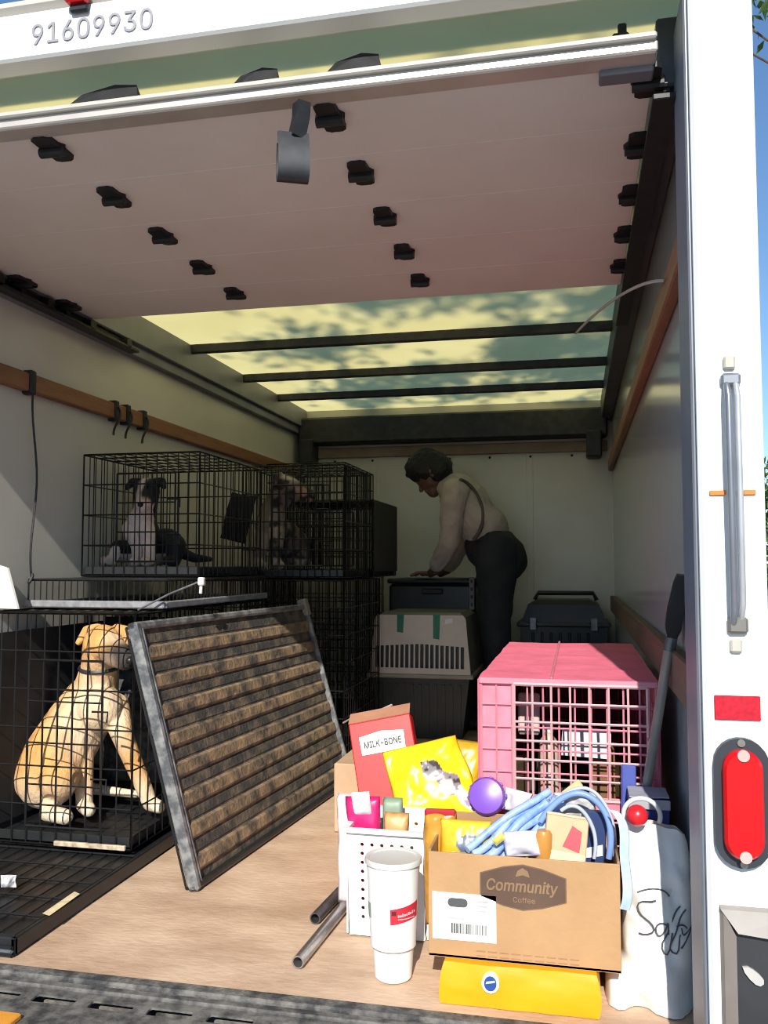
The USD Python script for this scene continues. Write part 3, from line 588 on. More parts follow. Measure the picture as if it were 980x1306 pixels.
part(cb, 'badge_rim', poly([(x*1.03, y*1.06) for x, y in bpts], .0005, frame(cB+(0, .0002, 0), (1, 0, 0), (0, 0, 1)), [[(x*.99, y*.97) for x, y in bpts]]), M('ink_light', (.20, .12, .07), .8))

# yellow bag under the box
yel = M('yellow_bag', (.84, .37, .005), .35, var=.06, scale=6, bump=.15, bscale=14); yel2 = M('yellow_bright', (.92, .66, .03), .3, var=.05, bump=.15, bscale=25)
yb = thing('pet_food_bag', 'yellow pet food bag lying flat under the cardboard box', 'bag', (.65, .18, 0))
bag = trimesh.creation.box((.31, .27, .077)); bag = bag.subdivide().subdivide().subdivide().subdivide(); v = bag.vertices.copy()
v[:, 2] += .0385; v[:, :2] *= (1-.04*((v[:, 2:3]-.03)/.04)**2); v += ((meshkit.fbm(v*16, 3, 3)-.5)*.012)[:, None]*np.array([.4, 1, .0]); bag.vertices = v; bag.apply_translation((.649, .168, .0015))
part(yb, 'sack', bag, yel, smooth=60)
q = A(626, 1253, y=.030); TO = frame(q+(0, -.004, 0), (1, 0, -.1), (0, 0, 1))
oe = part(yb, 'emblem', poly(ellipse(0, 0, .017, .019), .010, TO@trimesh.transformations.translation_matrix((0, 0, -.009))), paper, label='white ringed blue oval emblem')
part(oe, 'emblem_centre', poly(ellipse(0, 0, .012, .014), .001, TO@trimesh.transformations.translation_matrix((0, 0, .0012))), M('emblem_blue', (.03, .09, .35), .4)); part(oe, 'emblem_ribbon', poly([(-.009, -.002), (.009, .004), (.008, .008), (-.008, .003)], .0006, TO@trimesh.transformations.translation_matrix((0, 0, .0024))), M('emblem_pale', (.55, .62, .75), .4))

# contents of the box
IB = 0.2
def stand(px, y): return A(px, 1100, y=y)[0]
qx = stand(558, .16)
pch = thing('treat_pouch', 'slim golden pouch with a red top in the left corner of the cardboard box', 'pouch', (qx, .17, az+.006))
part(pch, 'pouch', put(pillow(.072, .243, .040, 18, 30, .010, 11, 22, pw=2.6), frame((qx+.004, .19, az+.008), (1, .1, 0), (0, -.05, 1))), M('golden_foil', (.62, .30, .03), .3, var=.2, scale=20), smooth=60)
part(pch, 'red_band', put(box(-.034, .034, 0, .034, -.006, .006, .004), frame((qx+.004, .181, az+.222), (1, .1, 0), (0, -.05, 1))), M('red_band', (.50, .03, .04), .35))
qx = stand(592, .125)
yp = thing('treat_pouch', 'rounded yellow pouch with a pale grey picture at the left of the cardboard box', 'pouch', (qx, .13, az+.006))
ypm = pillow(.108, .236, .056, 40, 70, .010, 13, 22, pw=2.4)
def ycol(v):
    c = np.tile(np.array((.86, .50, .03)), (len(v), 1)); u, w = v[:, 0], v[:, 1]; n = meshkit.fbm(v*70, 3, 3)
    e = ((u-.012)/.026)**2+((w-.192)/.017)**2; c[e < 1.2] = np.where(n[e < 1.2, None] > .5, (.55, .60, .66), (.12, .15, .22))
    k = ((u+.004)/.036)**2+((w-.166)/.010)**2 < 1; c[k] = np.where(n[k, None] > .45, (.82, .74, .52), (.45, .42, .20))
    return c
part(yp, 'pouch', put(ypm, frame((qx, .135, az+.008), (1, 0, 0), (0, .08, 1))), M('printed_foil', (1, 1, 1), .32, attr='fur', var=.08, scale=14), fur=ycol(ypm.vertices))
# blue bundle
blue = M('blue_plastic', (.16, .30, .72), .35, col2=(.38, .52, .84), scale=30, bump=.3, bscale=30)
qa, qb = A(628, 1092, y=.12), A(706, 1020, y=.20)
bb = thing('blue_bundle', 'crinkled blue wrapped bundle lying across the middle of the cardboard box', 'bundle', (qa+qb)/2-(0, 0, .05))
dv = qb-qa; sd_ = np.cross(dv, [0, -1, .3]); sd_ /= np.linalg.norm(sd_); rb2 = np.random.default_rng(3)
for k in range(7):
    o = -.036+.012*k; y_ = np.array([0, rb2.uniform(-.012, .012), 0])
    pts_ = [qa-dv*.16+sd_*(o*1.2)+y_, qa+dv*.2+sd_*o+y_+rb2.normal(0, .004, 3), qa+dv*.5+sd_*(o*.9+rb2.normal(0, .004))+y_+(0, -.004, .004), qa+dv*.8+sd_*o*.8+y_+rb2.normal(0, .004, 3), qa+dv*rb2.uniform(.95, 1.08)+sd_*o*.55+y_]
    part(bb, 'strand', tube(spline(pts_, 26), rb2.uniform(.0075, .0105), 8), blue, smooth=50)
q = A(640, 1074, y=.10); part(bb, 'yellow_tag', put(pillow(.026, .018, .006, 10, 8, .003, 3, 60, pw=2), frame(q, dv*(1, 0, 1), (0, -.3, 1))), M('tag_yellow', (.75, .66, .16), .4), smooth=60)
q = A(668, 1080, y=.10); solo('folded_lilac_wrapper', put(pillow(.07, .05, .03, 24, 18, .024, 23, 26, pw=2), frame(q-(0, 0, .02), (1, 0, .1), (0, .2, 1))), M('lilac_wrap', (.52, .50, .70), .4, col2=(.75, .72, .78), scale=40), 'pale lilac wrapper at the front edge of the cardboard box', 'wrapper', smooth=60)
q = A(694, 1078, y=.11); solo('amber_pill_bottle', lathe([(0, -.07), (.016, -.07), (.017, 0), (.017, .022), (.012, .03), (0, .031)], 20, q), M('amber_plastic', (.60, .28, .06), .3), 'small amber bottle beside the blue bundle in the cardboard box', 'bottle', smooth=40)
# packets at the right
tp = thing('snack_box', 'small tan and red snack box tilted at the right of the cardboard box', 'box', A(727, 1090, y=.13)-(0, 0, .05))
TS = frame(A(722, 1066, y=.13), (1, .05, -.12), (.05, .25, 1))
part(tp, 'carton', put(box(-.042, .042, -.075, .038, -.022, .018, .002), TS), M('carton_tan', (.66, .40, .22), .5, var=.1))
part(tp, 'red_print', put(hull([(-.006, -.020, z) for z in (.0183, .019)]+[(.010, .022, z) for z in (.0183, .019)]+[(.030, .012, z) for z in (.0183, .019)]+[(.028, -.028, z) for z in (.0183, .019)]), TS), M('print_red', (.70, .05, .07), .4)); part(tp, 'pale_band', put(box(-.040, .040, -.052, -.030, .0183, .0192), TS), M('band_cream', (.85, .72, .40), .5))
part(tp, 'top_flap', put(box(-.043, .040, .036, .042, -.03, .02, .002), TS), M('flap_tan', (.74, .55, .36), .6))
q = A(757, 1062, y=.17); nb = thing('navy_packet', 'navy blue packet with white corner at the right end of the cardboard box', 'packet', q-(0, 0, .07))
part(nb, 'packet', put(box(-.026, .026, -.09, .045, -.010, .010, .003), frame(q, (1, .3, -.1), (.1, 0, 1))), M('navy', (.035, .06, .17), .4)); part(nb, 'white_corner', put(hull([(-.024, -.05, .0103), (.02, -.042, .0103), (.018, -.02, .0103), (-.02, -.03, .0103), (-.024, -.05, .012), (.02, -.042, .012), (.018, -.02, .012)]), frame(q, (1, .3, -.1), (.1, 0, 1))), paper)
q = A(740, 1030, y=.22); solo('clear_plastic_bag', put(pillow(.09, .08, .035, 26, 22, .034, 31, 24, pw=2), frame(q-(0, 0, .05), (1, .2, 0), (0, .1, 1))), M('clear_plastic', (.62, .62, .64), .2, var=.2, scale=40), 'crinkled greyish clear plastic bag behind the snack box', 'bag', smooth=60)
q0, q1 = A(708, 1024, y=.22), A(741, 998, y=.25)
solo('cream_stick', put(box(-.009, .009, 0, np.linalg.norm(q1-q0), -.004, .004, .002), frame(q0, np.cross(q1-q0, (0, -1, 0)), q1-q0)), M('stick_cream', (.66, .55, .28), .5), 'pale cream stick poking up behind the blue tubing', 'stick')
tubing = M('tubing_blue', (.22, .36, .74), .35); tubp = M('tubing_pale', (.50, .56, .66), .3)
tb = thing('blue_tubing', 'loop of blue tubing arching over the right end of the cardboard box', 'tubing', A(745, 1090, y=.14)-(0, 0, .03))
part(tb, 'loop', tube(spline([A(690, 1048, y=.14), A(712, 1022, y=.14), A(742, 1012, y=.14), A(768, 1030, y=.14), A(779, 1062, y=.14), A(777, 1095, y=.14)], 30), .0065, 8), tubing, smooth=50)
part(tb, 'loop', tube(spline([A(700, 1036, y=.17), A(722, 1012, y=.17), A(750, 1006, y=.17), A(772, 1026, y=.17), A(783, 1056, y=.17), A(784, 1092, y=.17)], 30), .004, 8), tubp, smooth=50)
part(tb, 'loop', tube(spline([A(716, 1034, y=.12), A(738, 1030, y=.12), A(752, 1046, y=.12), A(760, 1076, y=.12), A(758, 1095, y=.12)], 24), .004, 8), tubp, smooth=50)
solo('blue_strap', ribbon(spline([A(783, 1034, y=.1), A(796, 1056, y=.08), A(797, 1090, y=.07), A(800, 1120, y=.06), A(797, 1160, y=.055)], 24), (1, -.4, 0), .018, .004), M('strap_blue', (.35, .47, .74), .5, col2=(.55, .62, .8), scale=30), 'light blue strap hanging between the cardboard box and the white bag', 'strap', smooth=50)

# white bag with scrawl
wbm = M('white_cloth', (.80, .78, .74), .75, var=.03, scale=8, bump=.25, bscale=14)
wbag = thing('white_bag', 'white cloth bag with handwritten word beside the truck\'s corner post', 'bag', (.885, .13, 0))
gx, gz = np.meshgrid(np.linspace(0, 1, 30), np.linspace(0, 1, 40), indexing='ij')
def bagp(u, z, side):
    w0 = np.interp(z, [0, .17, .24, 1], [.814, .816, .848, .850]); w1 = np.interp(z, [0, .8, 1], [.984, .984, .975])
    x = w0+(w1-w0)*u; d = .066*np.sqrt(np.clip(1-(2*u-1)**4, 0, 1))*(1-.75*z**2)
    y = .140-side*d+.03*z; zz = .002+.335*z
    P = np.stack([x, y, zz+0*x], -1)
    k = (meshkit.fbm(np.stack([x*16+z*3, y*0+side, zz*7], -1), 4, 6)-.5)*.075*np.clip(d*30, 0, 1); P[..., 1] = np.maximum(P[..., 1]+k*side, .062); P[..., 2] += np.where(z > .9, (z-.9)*10*(meshkit.fbm(np.stack([x*22, z*0, z*0], -1), 2, 8)-.6)*.05, 0)
    return P
fr_, bk_ = bagp(gx, gz, 1).reshape(-1, 3), bagp(gx, gz, -1).reshape(-1, 3)
f_ = []
for i in range(29):
    for j in range(39):
        a, b, c, d = i*40+j, (i+1)*40+j, (i+1)*40+j+1, i*40+j+1; f_ += [[a, b, c], [a, c, d]]
f_ = np.array(f_); bm = trimesh.Trimesh(np.vstack([fr_, bk_]), np.vstack([f_, f_[:, ::-1]+1200]), process=False); bm.merge_vertices(digits_vertex=6)
part(wbag, 'sack', bm, wbm, smooth=60)
from scipy.spatial import cKDTree
ktree = cKDTree(fr_[:, [0, 2]])
def onbag(px, py):
    p = A(px, py, y=.10)
    for _ in range(3):
        y = np.mean(fr_[ktree.query([p[0], p[2]], 3)[1], 1]); p = A(px, py, y=y-.0022)
    return p
strokes = [[(812, 1138), (826, 1134), (846, 1136), (854, 1143)], [(836, 1149), (820, 1150), (812, 1155), (816, 1166), (828, 1176), (834, 1186), (824, 1192), (814, 1190)],
           [(850, 1180), (842, 1178), (836, 1186), (840, 1194), (848, 1188), (852, 1178), (853, 1192)], [(868, 1156), (860, 1168), (852, 1190), (845, 1212), (849, 1218), (856, 1204), (858, 1190)],
           [(876, 1160), (868, 1172), (861, 1194), (857, 1214), (862, 1217), (867, 1206), (869, 1192)], [(864, 1182), (872, 1180), (877, 1184)], [(870, 1184), (872, 1192), (879, 1186), (883, 1180), (876, 1200), (870, 1210)]]
SC = np.array([0, 0]); mk = M('marker_ink', (.09, .09, .11), .6)
part(wbag, 'handwriting', [tube(spline([onbag(858-(858-x)*.97, y) for x, y in s], 16), .0016, 5) for s in strokes], mk, label='handwritten word Saffy in black marker')
rg = M('handle_white', (.74, .73, .72), .4)
q = A(819, 1040, y=.155)
part(wbag, 'ring_handle', tube([q+np.array([.036*math.cos(t), 0, .034*math.sin(t)]) for t in np.linspace(-.4, PI+.5, 22)], .0048, 8), rg, smooth=50)
solo('red_ball', trimesh.creation.icosphere(3, .021), None) if False else None
q = A(813, 1040, y=.125)
solo('red_ball', put(trimesh.creation.icosphere(3, .021), frame(q, (1, 0, 0), (0, 1, 0))), M('ball_red', (.72, .02, .03), .3), 'small red ball in the mouth of the white bag', 'ball', smooth=True)
# grey sheet and blue box behind the bag
gs = thing('blue_tub', 'dark blue tub covered by a grey cloth behind the white bag', 'tub', (.90, .27, 0))
navy2 = M('tub_blue', (.035, .055, .22), .4, var=.15)
part(gs, 'tub', hull([(.88, .245, .004), (.95, .245, .004), (.88, .305, .004), (.95, .305, .004), (.872, .235, .365), (.953, .235, .365), (.872, .312, .365), (.953, .312, .365)]), navy2)
part(gs, 'cloth', cloth(.872, .953, .232, .314, .372, 14, 14, .008, 5), M('cloth_greyblue', (.33, .34, .42), .8, var=.1), smooth=50); part(gs, 'rim', box(.870, .955, .228, .234, .345, .366, .002), M('rim_grey', (.4, .4, .45), .5))
q = A(802, 1002, y=.335); solo('blue_folder', put(box(-.016, .016, -.365, .045, -.008, .008, .003), frame(q, (.95, .1, -.02), (-.01, .02, 1))), M('folder_blue', (.08, .11, .40), .4), 'blue plastic folder standing beside the broom handle', 'folder')
# broom
bt_, bb_ = A(866, 770, y=.24), A(823, 1016, y=.338)
dn = (bb_-bt_)/np.linalg.norm(bb_-bt_)
br = thing('long_handled_brush', 'long handled brush with black bristle head leaning upright by the right post', 'brush', bb_+dn*.1)
part(br, 'handle', tube([A(858, 800, y=.23), bb_, bb_+dn*.10], .0105, 12), M('handle_grey', (.36, .34, .31), .4, .3), smooth=50)
ht, hb_ = A(869, 733, y=.21), A(857, 812, y=.235)
hd_ = (hb_-ht); Lh = np.linalg.norm(hd_)
part(br, 'head', put(hull([(x, y, z) for y, w, d in ((0, .008, .010), (.02, .012, .014), (Lh*.55, .016, .016), (Lh*.85, .016, .016), (Lh, .010, .012)) for x in (-w, w) for z in (-d, d)]), frame(ht, np.cross(hd_, (0, 1, 0)), hd_)), black_plastic, smooth=40)
part(br, 'ferrule', tube([hb_, hb_+hd_/Lh*.03], .013, 12), grey_wire, smooth=50)

# white perforated basket
bas = thing('white_basket', 'white perforated plastic basket behind the foam cup', 'basket', (.33, .40, 0))
bw = M('basket_white', (.80, .80, .79), .4, var=.02)
def wall(o, u, w_b, w_t, h, side, thick=.0035):
    pg_ = sg.Polygon([(-w_b/2, 0), (w_b/2, 0), (w_t/2, h), (-w_t/2, h)]); hs = []
    cols = np.linspace(-w_t/2+.035, w_t/2-.035, 6)
    for i, x in enumerate(cols):
        hs.append(sg.Point(x, h-.030).buffer(.0042, 6))
    for k in range(1, 9):
        for x in (cols[0], cols[-1]): hs.append(sg.Point(x*(1-.06*k/9), h-.030-k*.0205).buffer(.0042, 6))
    hs.append(sg.Point(cols[1], h-.0505).buffer(.0042, 6))
    return put(trimesh.creation.extrude_polygon(pg_.difference(shapely.union_all(hs)), thick, engine='earcut'), frame(o, u, (0, 0, 1)))
xa, xb, ya, yb_, hB = .237, .425, .300, .490, .236
cxm = (xa+xb)/2
part(bas, 'front_wall', wall((cxm, ya+.003, .004), (1, 0, 0), xb-xa-.012, xb-xa, hB, 0), bw); part(bas, 'rear_wall', wall((cxm, yb_, .004), (1, 0, 0), xb-xa-.012, xb-xa, hB, 0), bw)
part(bas, 'side_wall', wall((xa+.001, (ya+yb_)/2, .004), (0, -1, 0), yb_-ya-.012, yb_-ya, hB, 0), bw); part(bas, 'side_wall', wall((xb-.001, (ya+yb_)/2, .004), (0, 1, 0), yb_-ya-.012, yb_-ya, hB, 0), bw)
part(bas, 'bottom', box(xa+.004, xb-.004, ya+.004, yb_-.004, .003, .008, .001), bw)
rimp = [(xa-.006, ya-.006), (xb+.006, ya-.006), (xb+.006, yb_+.006), (xa-.006, yb_+.006)]
part(bas, 'rim', put(trimesh.creation.extrude_polygon(sg.Polygon(rimp).buffer(.006).difference(sg.Polygon([(xa+.003, ya+.003), (xb-.003, ya+.003), (xb-.003, yb_-.003), (xa+.003, yb_-.003)])), .009, engine='earcut'), frame((0, 0, .238), (1, 0, 0), (0, 1, 0))), bw)
# things in the basket
q = A(470, 1045, y=.36)
pp = thing('pink_pouch', 'bright pink pouch with a white panel in the left of the white basket', 'pouch', (q[0], .37, .02))
part(pp, 'pouch', put(pillow(.085, .285, .04, 18, 26, .007, 41, 26), frame((q[0], .375, .02), (1, 0, .05), (0, -.05, 1))), M('hot_pink', (.72, .02, .17), .35, var=.15, scale=14), smooth=60)
q2 = A(463, 1024, y=.35); part(pp, 'white_panel', put(pillow(.045, .055, .014, 12, 12, .003, 43, 40), frame(q2-(0, .002, .028), (1, 0, .1), (0, -.05, 1))), M('panel_white', (.82, .72, .74), .4), smooth=60)
q = A(446, 1032, y=.44); solo('white_tissue_pack', put(pillow(.06, .27, .035, 14, 22, .008, 47, 30), frame((q[0], .44, .02), (1, 0, 0), (0, -.03, 1))), M('tissue', (.78, .68, .70), .6), 'pale pink paper pack at the far left of the white basket', 'pack', smooth=60)
q = A(500, 1035, y=.42); solo('green_pouch', put(pillow(.05, .268, .03, 14, 22, .006, 53, 30), frame((q[0], .42, .02), (1, 0, 0), (0, .03, 1))), M('pale_green', (.30, .42, .30), .45), 'pale green pouch in the middle of the white basket', 'pouch', smooth=60)
q = A(505, 1050, y=.34); solo('orange_pouch', put(pillow(.06, .255, .03, 14, 22, .006, 59, 30), frame((q[0], .34, .02), (1, 0, 0), (0, .03, 1))), M('soft_orange', (.70, .38, .14), .45, var=.2, scale=20), 'soft orange pouch at the front right of the white basket', 'pouch', smooth=60)

# foam cup
cup = thing('foam_cup', 'tall white foam cup with a red printed band in front of the basket', 'cup', (.384, .120, 0))
foam = M('foam_white', (.84, .83, .81), .6, var=.015)
co = (.384, .120, 0)
part(cup, 'cup', lathe([(0, .003), (.036, .003), (.0385, .006), (.043, .066), (.0475, .070), (.051, .130), (.054, .205), (.0565, .236), (.058, .238), (.058, .243), (.054, .243), (.052, .205), (.040, .03), (0, .03)], 48, co), foam, smooth=35)
part(cup, 'lid', lathe([(0, .240), (.047, .240), (.051, .247), (.0585, .249), (.0605, .245), (.0605, .238), (.0575, .236), (.056, .246), (0, .2395)], 48, co), M('lid_grey', (.62, .61, .58), .25, var=.03), smooth=30)
part(cup, 'ring', lathe([(.0440, .066), (.0445, .066), (.0480, .0705), (.0470, .0705), (.044, .066)], 48, co), M('ring_grey', (.55, .55, .52), .5), smooth=30)
def cyl_patch(a0, a1, z0, z1, off, slant=0., n=14, th=.0006):
    a = np.radians(np.linspace(a0, a1, n)); rad = lambda z: .0435+(z-.066)*.071+off
    rad = lambda z: np.interp(z, [.066, .070, .130, .205, .236], [.043, .0475, .051, .054, .0565])+off
    V = []
    for i, t in enumerate(a):
        dz = slant*i/(n-1)
        for z in (z0, z1):
            for o in (0, th): V.append((co[0]+(rad(z+dz)+o)*math.sin(t), co[1]-(rad(z+dz)+o)*math.cos(t), z+dz))
    f = []
    for i in range(n-1):
        b, c = i*4, i*4+4
        for s in ((0, 1, 3, 2),):
            pass
        f += [[b+1, c+1, c+3], [b+1, c+3, b+3], [b, c+2, c], [b, b+2, c+2], [b+2, b+3, c+3], [b+2, c+3, c+2], [b, c+1, b+1], [b, c, c+1]]
    return trimesh.Trimesh(V, f, process=False)
redp = M('print_cup_red', (.62, .03, .05), .5)
part(cup, 'red_print', cyl_patch(-20+25, 78, .126, .157, .0004, .010), redp, label='slanted red band with pale lettering')
part(cup, 'pale_lettering', [cyl_patch(a, a+w, z, z+h, .0012, .0) for a, w, z, h in ((22, 3, .1415, .005), (26.5, 4, .142, .004), (32, 3, .1422, .0065), (36.5, 4, .143, .004), (42, 3, .1435, .004), (46.5, 4, .144, .006), (52, 4, .1445, .004), (58, 3, .145, .006), (64, 4, .146, .004), (22, 44, .1365, .0016))], M('print_pale', (.80, .55, .55), .5))
part(cup, 'green_print', cyl_patch(-72, -52, .130, .160, .0004), M('print_green', (.30, .36, .30), .5), label='grey green printed patch')
part(cup, 'dark_print', cyl_patch(8, 18, .146, .154, .0013), M('print_dark', (.12, .02, .03), .5))

# steel pipes
def pipe(p, q, r, label, mat):
    t = thing('steel_pipe', label, 'pipe', (np.array(p)+np.array(q))/2*(1, 1, 0))
    T = frame(p, q-p, (0, 0, 1)); L = np.linalg.norm(q-p)
    ring = [(r, 0), (r, L), (r*.78, L), (r*.78, 0), (r, 0)]
    m = trimesh.creation.revolve(np.array(ring), sections=24)
    part(t, 'tube', put(m, frame(p, np.cross(q-p, (0, 0, 1)), np.cross(np.cross(q-p, (0, 0, 1)), q-p)*-1) if False else trimesh.geometry.align_vectors((0, 0, 1), q-p)), mat, smooth=40) if False else None
    A4 = trimesh.geometry.align_vectors((0, 0, 1), q-p); A4[:3, 3] = p
    part(t, 'tube', put(m, A4), mat, smooth=40); part(t, 'inner_plug', put(lathe([(0, .03), (r*.77, .03), (r*.77, L-.03), (0, L-.03)], 16), A4), hinge_black)
r_ = .0135
pA, pB = A(380, 1228, z=r_), A(444, 1150, z=r_)
pipe(pA+(0, 0, .001), pB+(0, 0, .001), r_, 'bare steel pipe on the plywood, longer and nearer of two', steel)
pC, pD = A(402, 1172, z=r_), A(434, 1138, z=r_)
pipe(pC+(0, 0, .001), pD+(0, 0, .001), r_, 'dark grey steel pipe on the plywood, shorter of two', M('pipe_dark', (.10, .10, .105), .45, .5, var=.2, scale=30))

# red biscuit box, yellow bag, purple toy, behind the basket
rb_ = thing('biscuit_box', 'red dog biscuit box with white name panel standing behind the yellow bag', 'box', A(490, 1000, y=.85)*(1, 1, 0)+(0, 0, 0))
PB = A(506, 1060, y=.86); TB = frame(PB, (.97, .10, .20), (-.20, .26, .95)); qh = float((A(499, 912, y=.90)-PB)@np.array([-.20, .26, .95])); BW = .097
lo0 = -(PB[2]-.022)/.945
part(rb_, 'carton', put(box(-BW, BW, lo0, qh, -.07, 0, .003), TB), M('carton_red', (.62, .022, .02), .4, var=.06))
part(rb_, 'open_flap', put(hull([(x*BW, qh+a, b) for x in (-1, 1) for a, b in ((0, -.002), (.002, 0), (.037, -.062), (.039, -.060))]), TB), M('flap_kraft', (.50, .24, .15), .7), label='brownish open top flap')
part(rb_, 'name_panel', put(hull([(x, y, z) for x, y in ((-.068, qh-.100), (.068, qh-.100), (.070, qh-.045), (-.070, qh-.045), (0, qh-.036), (0, qh-.094)) for z in (.0004, .0016)]), TB), paper)
mt = meshkit.text_mesh('MILK-BONE', .019, .0008, True); mt.apply_scale((.118/mt.bounds[1, 0], 1, 1))
part(rb_, 'name', put(put(mt, trimesh.transformations.translation_matrix((-.059, qh-.081, .0018))), TB), dk, label='dark lettering MILK-BONE')
ybg = thing('pet_food_bag', 'crumpled yellow pet food bag with a grey dog picture leaning between the boxes', 'bag', A(545, 1040, y=.48)*(1, 1, 0))
yb0 = np.array([.462, .555, .004]); yb1 = A(536, 948, y=.74); dY = yb1-yb0
TY = frame(yb0, np.cross(dY, (-.25, 1, 0))*-1 if np.cross(dY, (-.25, 1, 0))[0] < 0 else np.cross(dY, (-.25, 1, 0)), dY)
hB_ = float(np.linalg.norm(dY)); yn = TY[:3, 2]; ypl = yb0+yn*.045
sack = pillow(.215, hB_, .085, 80, 110, .038, 61, 9, pw=4)
def onsack(px, py):
    d = A(px, py, y=1.)-C; p = C+d*((ypl-C)@yn)/(d@yn)-yb0
    return np.array([p@TY[:3, 0], p@TY[:3, 1]])
def sackcol(v):
    c = np.tile(np.array((.90, .58, .015)), (len(v), 1)); n = meshkit.fbm(v*45, 3, 8)
    a, b = onsack(540, 972), onsack(596, 1014); t = b-a; L = np.linalg.norm(t); t /= L; w = v[:, :2]-(a+b)/2
    x, y = w@t, w@np.array([-t[1], t[0]]); e = (x/(L*.56))**2+(y/(.026+.008*np.sin(x*90)))**2; k = (e < 1)&(v[:, 2] > 0)
    c[k] = np.where(n[k, None] > .55, (.62, .58, .54), np.where(n[k, None] > .44, (.24, .22, .24), (.06, .05, .06)))
    k2 = (((x-L*.56)/.035)**2+((y+.006)/.018)**2 < 1)&(v[:, 2] > 0); c[k2] = np.where(n[k2, None] > .45, (.76, .72, .76), (.34, .28, .42))
    return c
part(ybg, 'sack', put(sack, TY), M('printed_bag', (1, 1, 1), .3, attr='fur', var=.05, bump=.2, bscale=16), fur=sackcol(sack.vertices))
q = A(582, 985, y=.5); solo('orange_bag', put(pillow(.09, .17, .05, 16, 18, .012, 73, 22), frame(A(590, 990, y=.78)-(0, 0, .07), (.95, .1, -.1), (-.3, .3, .9))), M('bag_gold', (.80, .48, .03), .35, var=.2, scale=10), 'smaller gold bag behind the crumpled yellow bag', 'bag', smooth=60)
q = A(622, 1012, y=.335)
pt = thing('purple_lid', 'rounded purple plastic lid leaning behind the cardboard box', 'lid', q-(0, 0, .04))
TPL = frame(q-(0, .006, .006), (1, 0, .12), (-.1, .35, 1))
part(pt, 'lid', put(lathe([(0, -.010), (.040, -.010), (.042, -.006), (.043, .010), (.038, .020), (.020, .024), (0, .024)], 32), TPL), M('purple', (.20, .075, .50), .35, var=.08), smooth=40)
for k in range(10):
    a = 2*PI*k/10; part(pt, 'grip_rib', put(box(-.004, .004, -.003, .003, -.006, .012, .001), TPL@frame((.0425*math.cos(a), .0425*math.sin(a), 0), (-math.sin(a), math.cos(a), 0), (math.cos(a), math.sin(a), 0))), LOOK['purple'])
q = A(652, 1018, y=.335); solo('white_wrapper', put(pillow(.06, .05, .035, 24, 20, .030, 79, 26, pw=2), frame(q-(0, 0, .03), (1, 0, -.2), (0, .2, 1))), M('wrapper_white', (.74, .70, .76), .45), 'crumpled white wrapper beside the purple scoop', 'wrapper', smooth=60)
tc = A(452, 975, y=1.2); solo('tan_carton', box(tc[0]-.03, tc[0]+.20, 1.05, 1.30, .002, .22, .004), M('carton_pale', (.55, .36, .22), .75, var=.08), 'tan carton on the floor behind the red biscuit box', 'box')

# ================================================================== dogs
def fur_cols(v, base, rules):
    c = np.tile(np.array(base, float), (len(v), 1))
    for fn, col, soft in rules:
        w = np.clip(fn(v)/soft*.5+.5, 0, 1)[:, None]; c = c*(1-w)+np.array(col)*w
    return c
furm = M('fur', (1, 1, 1), .85, attr='fur', var=.14, scale=30, stretch=(1, 1, .35), bump=.4, bscale=120)
eyem = M('dog_eye', (.01, .008, .006), .1); nosem = M('dog_nose', (.015, .014, .016), .35); tong = M('tongue', (.55, .16, .18), .5)
def sph(p, r, f): return lambda v: r-np.linalg.norm((v-np.array(p))*f, axis=1)
def ball(p, r): return put(trimesh.creation.icosphere(2, r), frame(p, (1, 0, 0), (0, 1, 0)))

# tan dog, sitting, facing right
D1 = thing('dog', 'tan dog sitting behind the bars of the front crate', 'dog', (-.75, .92, .115))
zf = .090
fA, fB_ = A(108, 1018, y=.80), A(192, 1000, y=.86); fA[2] = fB_[2] = zf+.022
sh = A(118, 895, y=.90); sh2 = A(146, 895, y=.88); ch = A(128, 905, y=.84); nk = A(128, 850, y=.87); hdp = A(132, 822, y=.84); mz = A(160, 842, y=.77)
hn = np.array([-.845, .80, zf+.135]); rump = np.array([-.87, .79, zf+.105]); hf = np.array([-.80, .69, zf+.024])
el1 = A(106, 945, y=.82); el2 = A(155, 935, y=.83)
bones = chain((rump, .10), (hn+(0, 0, .03), .105), ((hn+sh)/2+(0, 0, .02), .10), (sh, .092))+chain((sh, .088), (ch, .075))+chain((sh, .075), (nk, .060), (hdp, .064))
bones += chain((hdp, .060), (hdp*.45+mz*.55, .044), (mz, .031))+chain((sh+(-.01, -.03, -.03), .055), (el1, .036), ((el1+fA)/2, .029), (fA, .026), (fA+(.035, -.035, -.004), .022))
bones += chain((sh2+(0, 0, -.02), .050), (el2, .034), ((el2*.5+fB_*.5), .028), (fB_, .024), (fB_+(.04, -.02, -.004), .020))
kn_ = hn+np.array([.06, -.08, -.02]); hk = np.array([hn[0]-.02, hn[1]-.06, zf+.05])
bones += chain((hn, .085), (kn_, .058), (np.array([kn_[0]-.03, kn_[1]+.02, zf+.06]), .034), (hf, .026), (hf+(.07, -.02, -.003), .023))
bones += chain((rump, .05), (rump+(.02, .10, -.05), .024), (np.array([rump[0]+.10, rump[1]+.17, zf+.025]), .016), (np.array([rump[0]+.22, rump[1]+.16, zf+.022]), .012))
for s in (-1, 1): bones += chain((hdp+(s*.035, .028, .045), .022), (hdp+(s*.070-.005, .03, .040), .018), (hdp+(s*.085-.01, .012, .004), .010))
b1 = blob(bones, .011, 10)
cream = (.80, .60, .40); tanc = (.72, .37, .12)
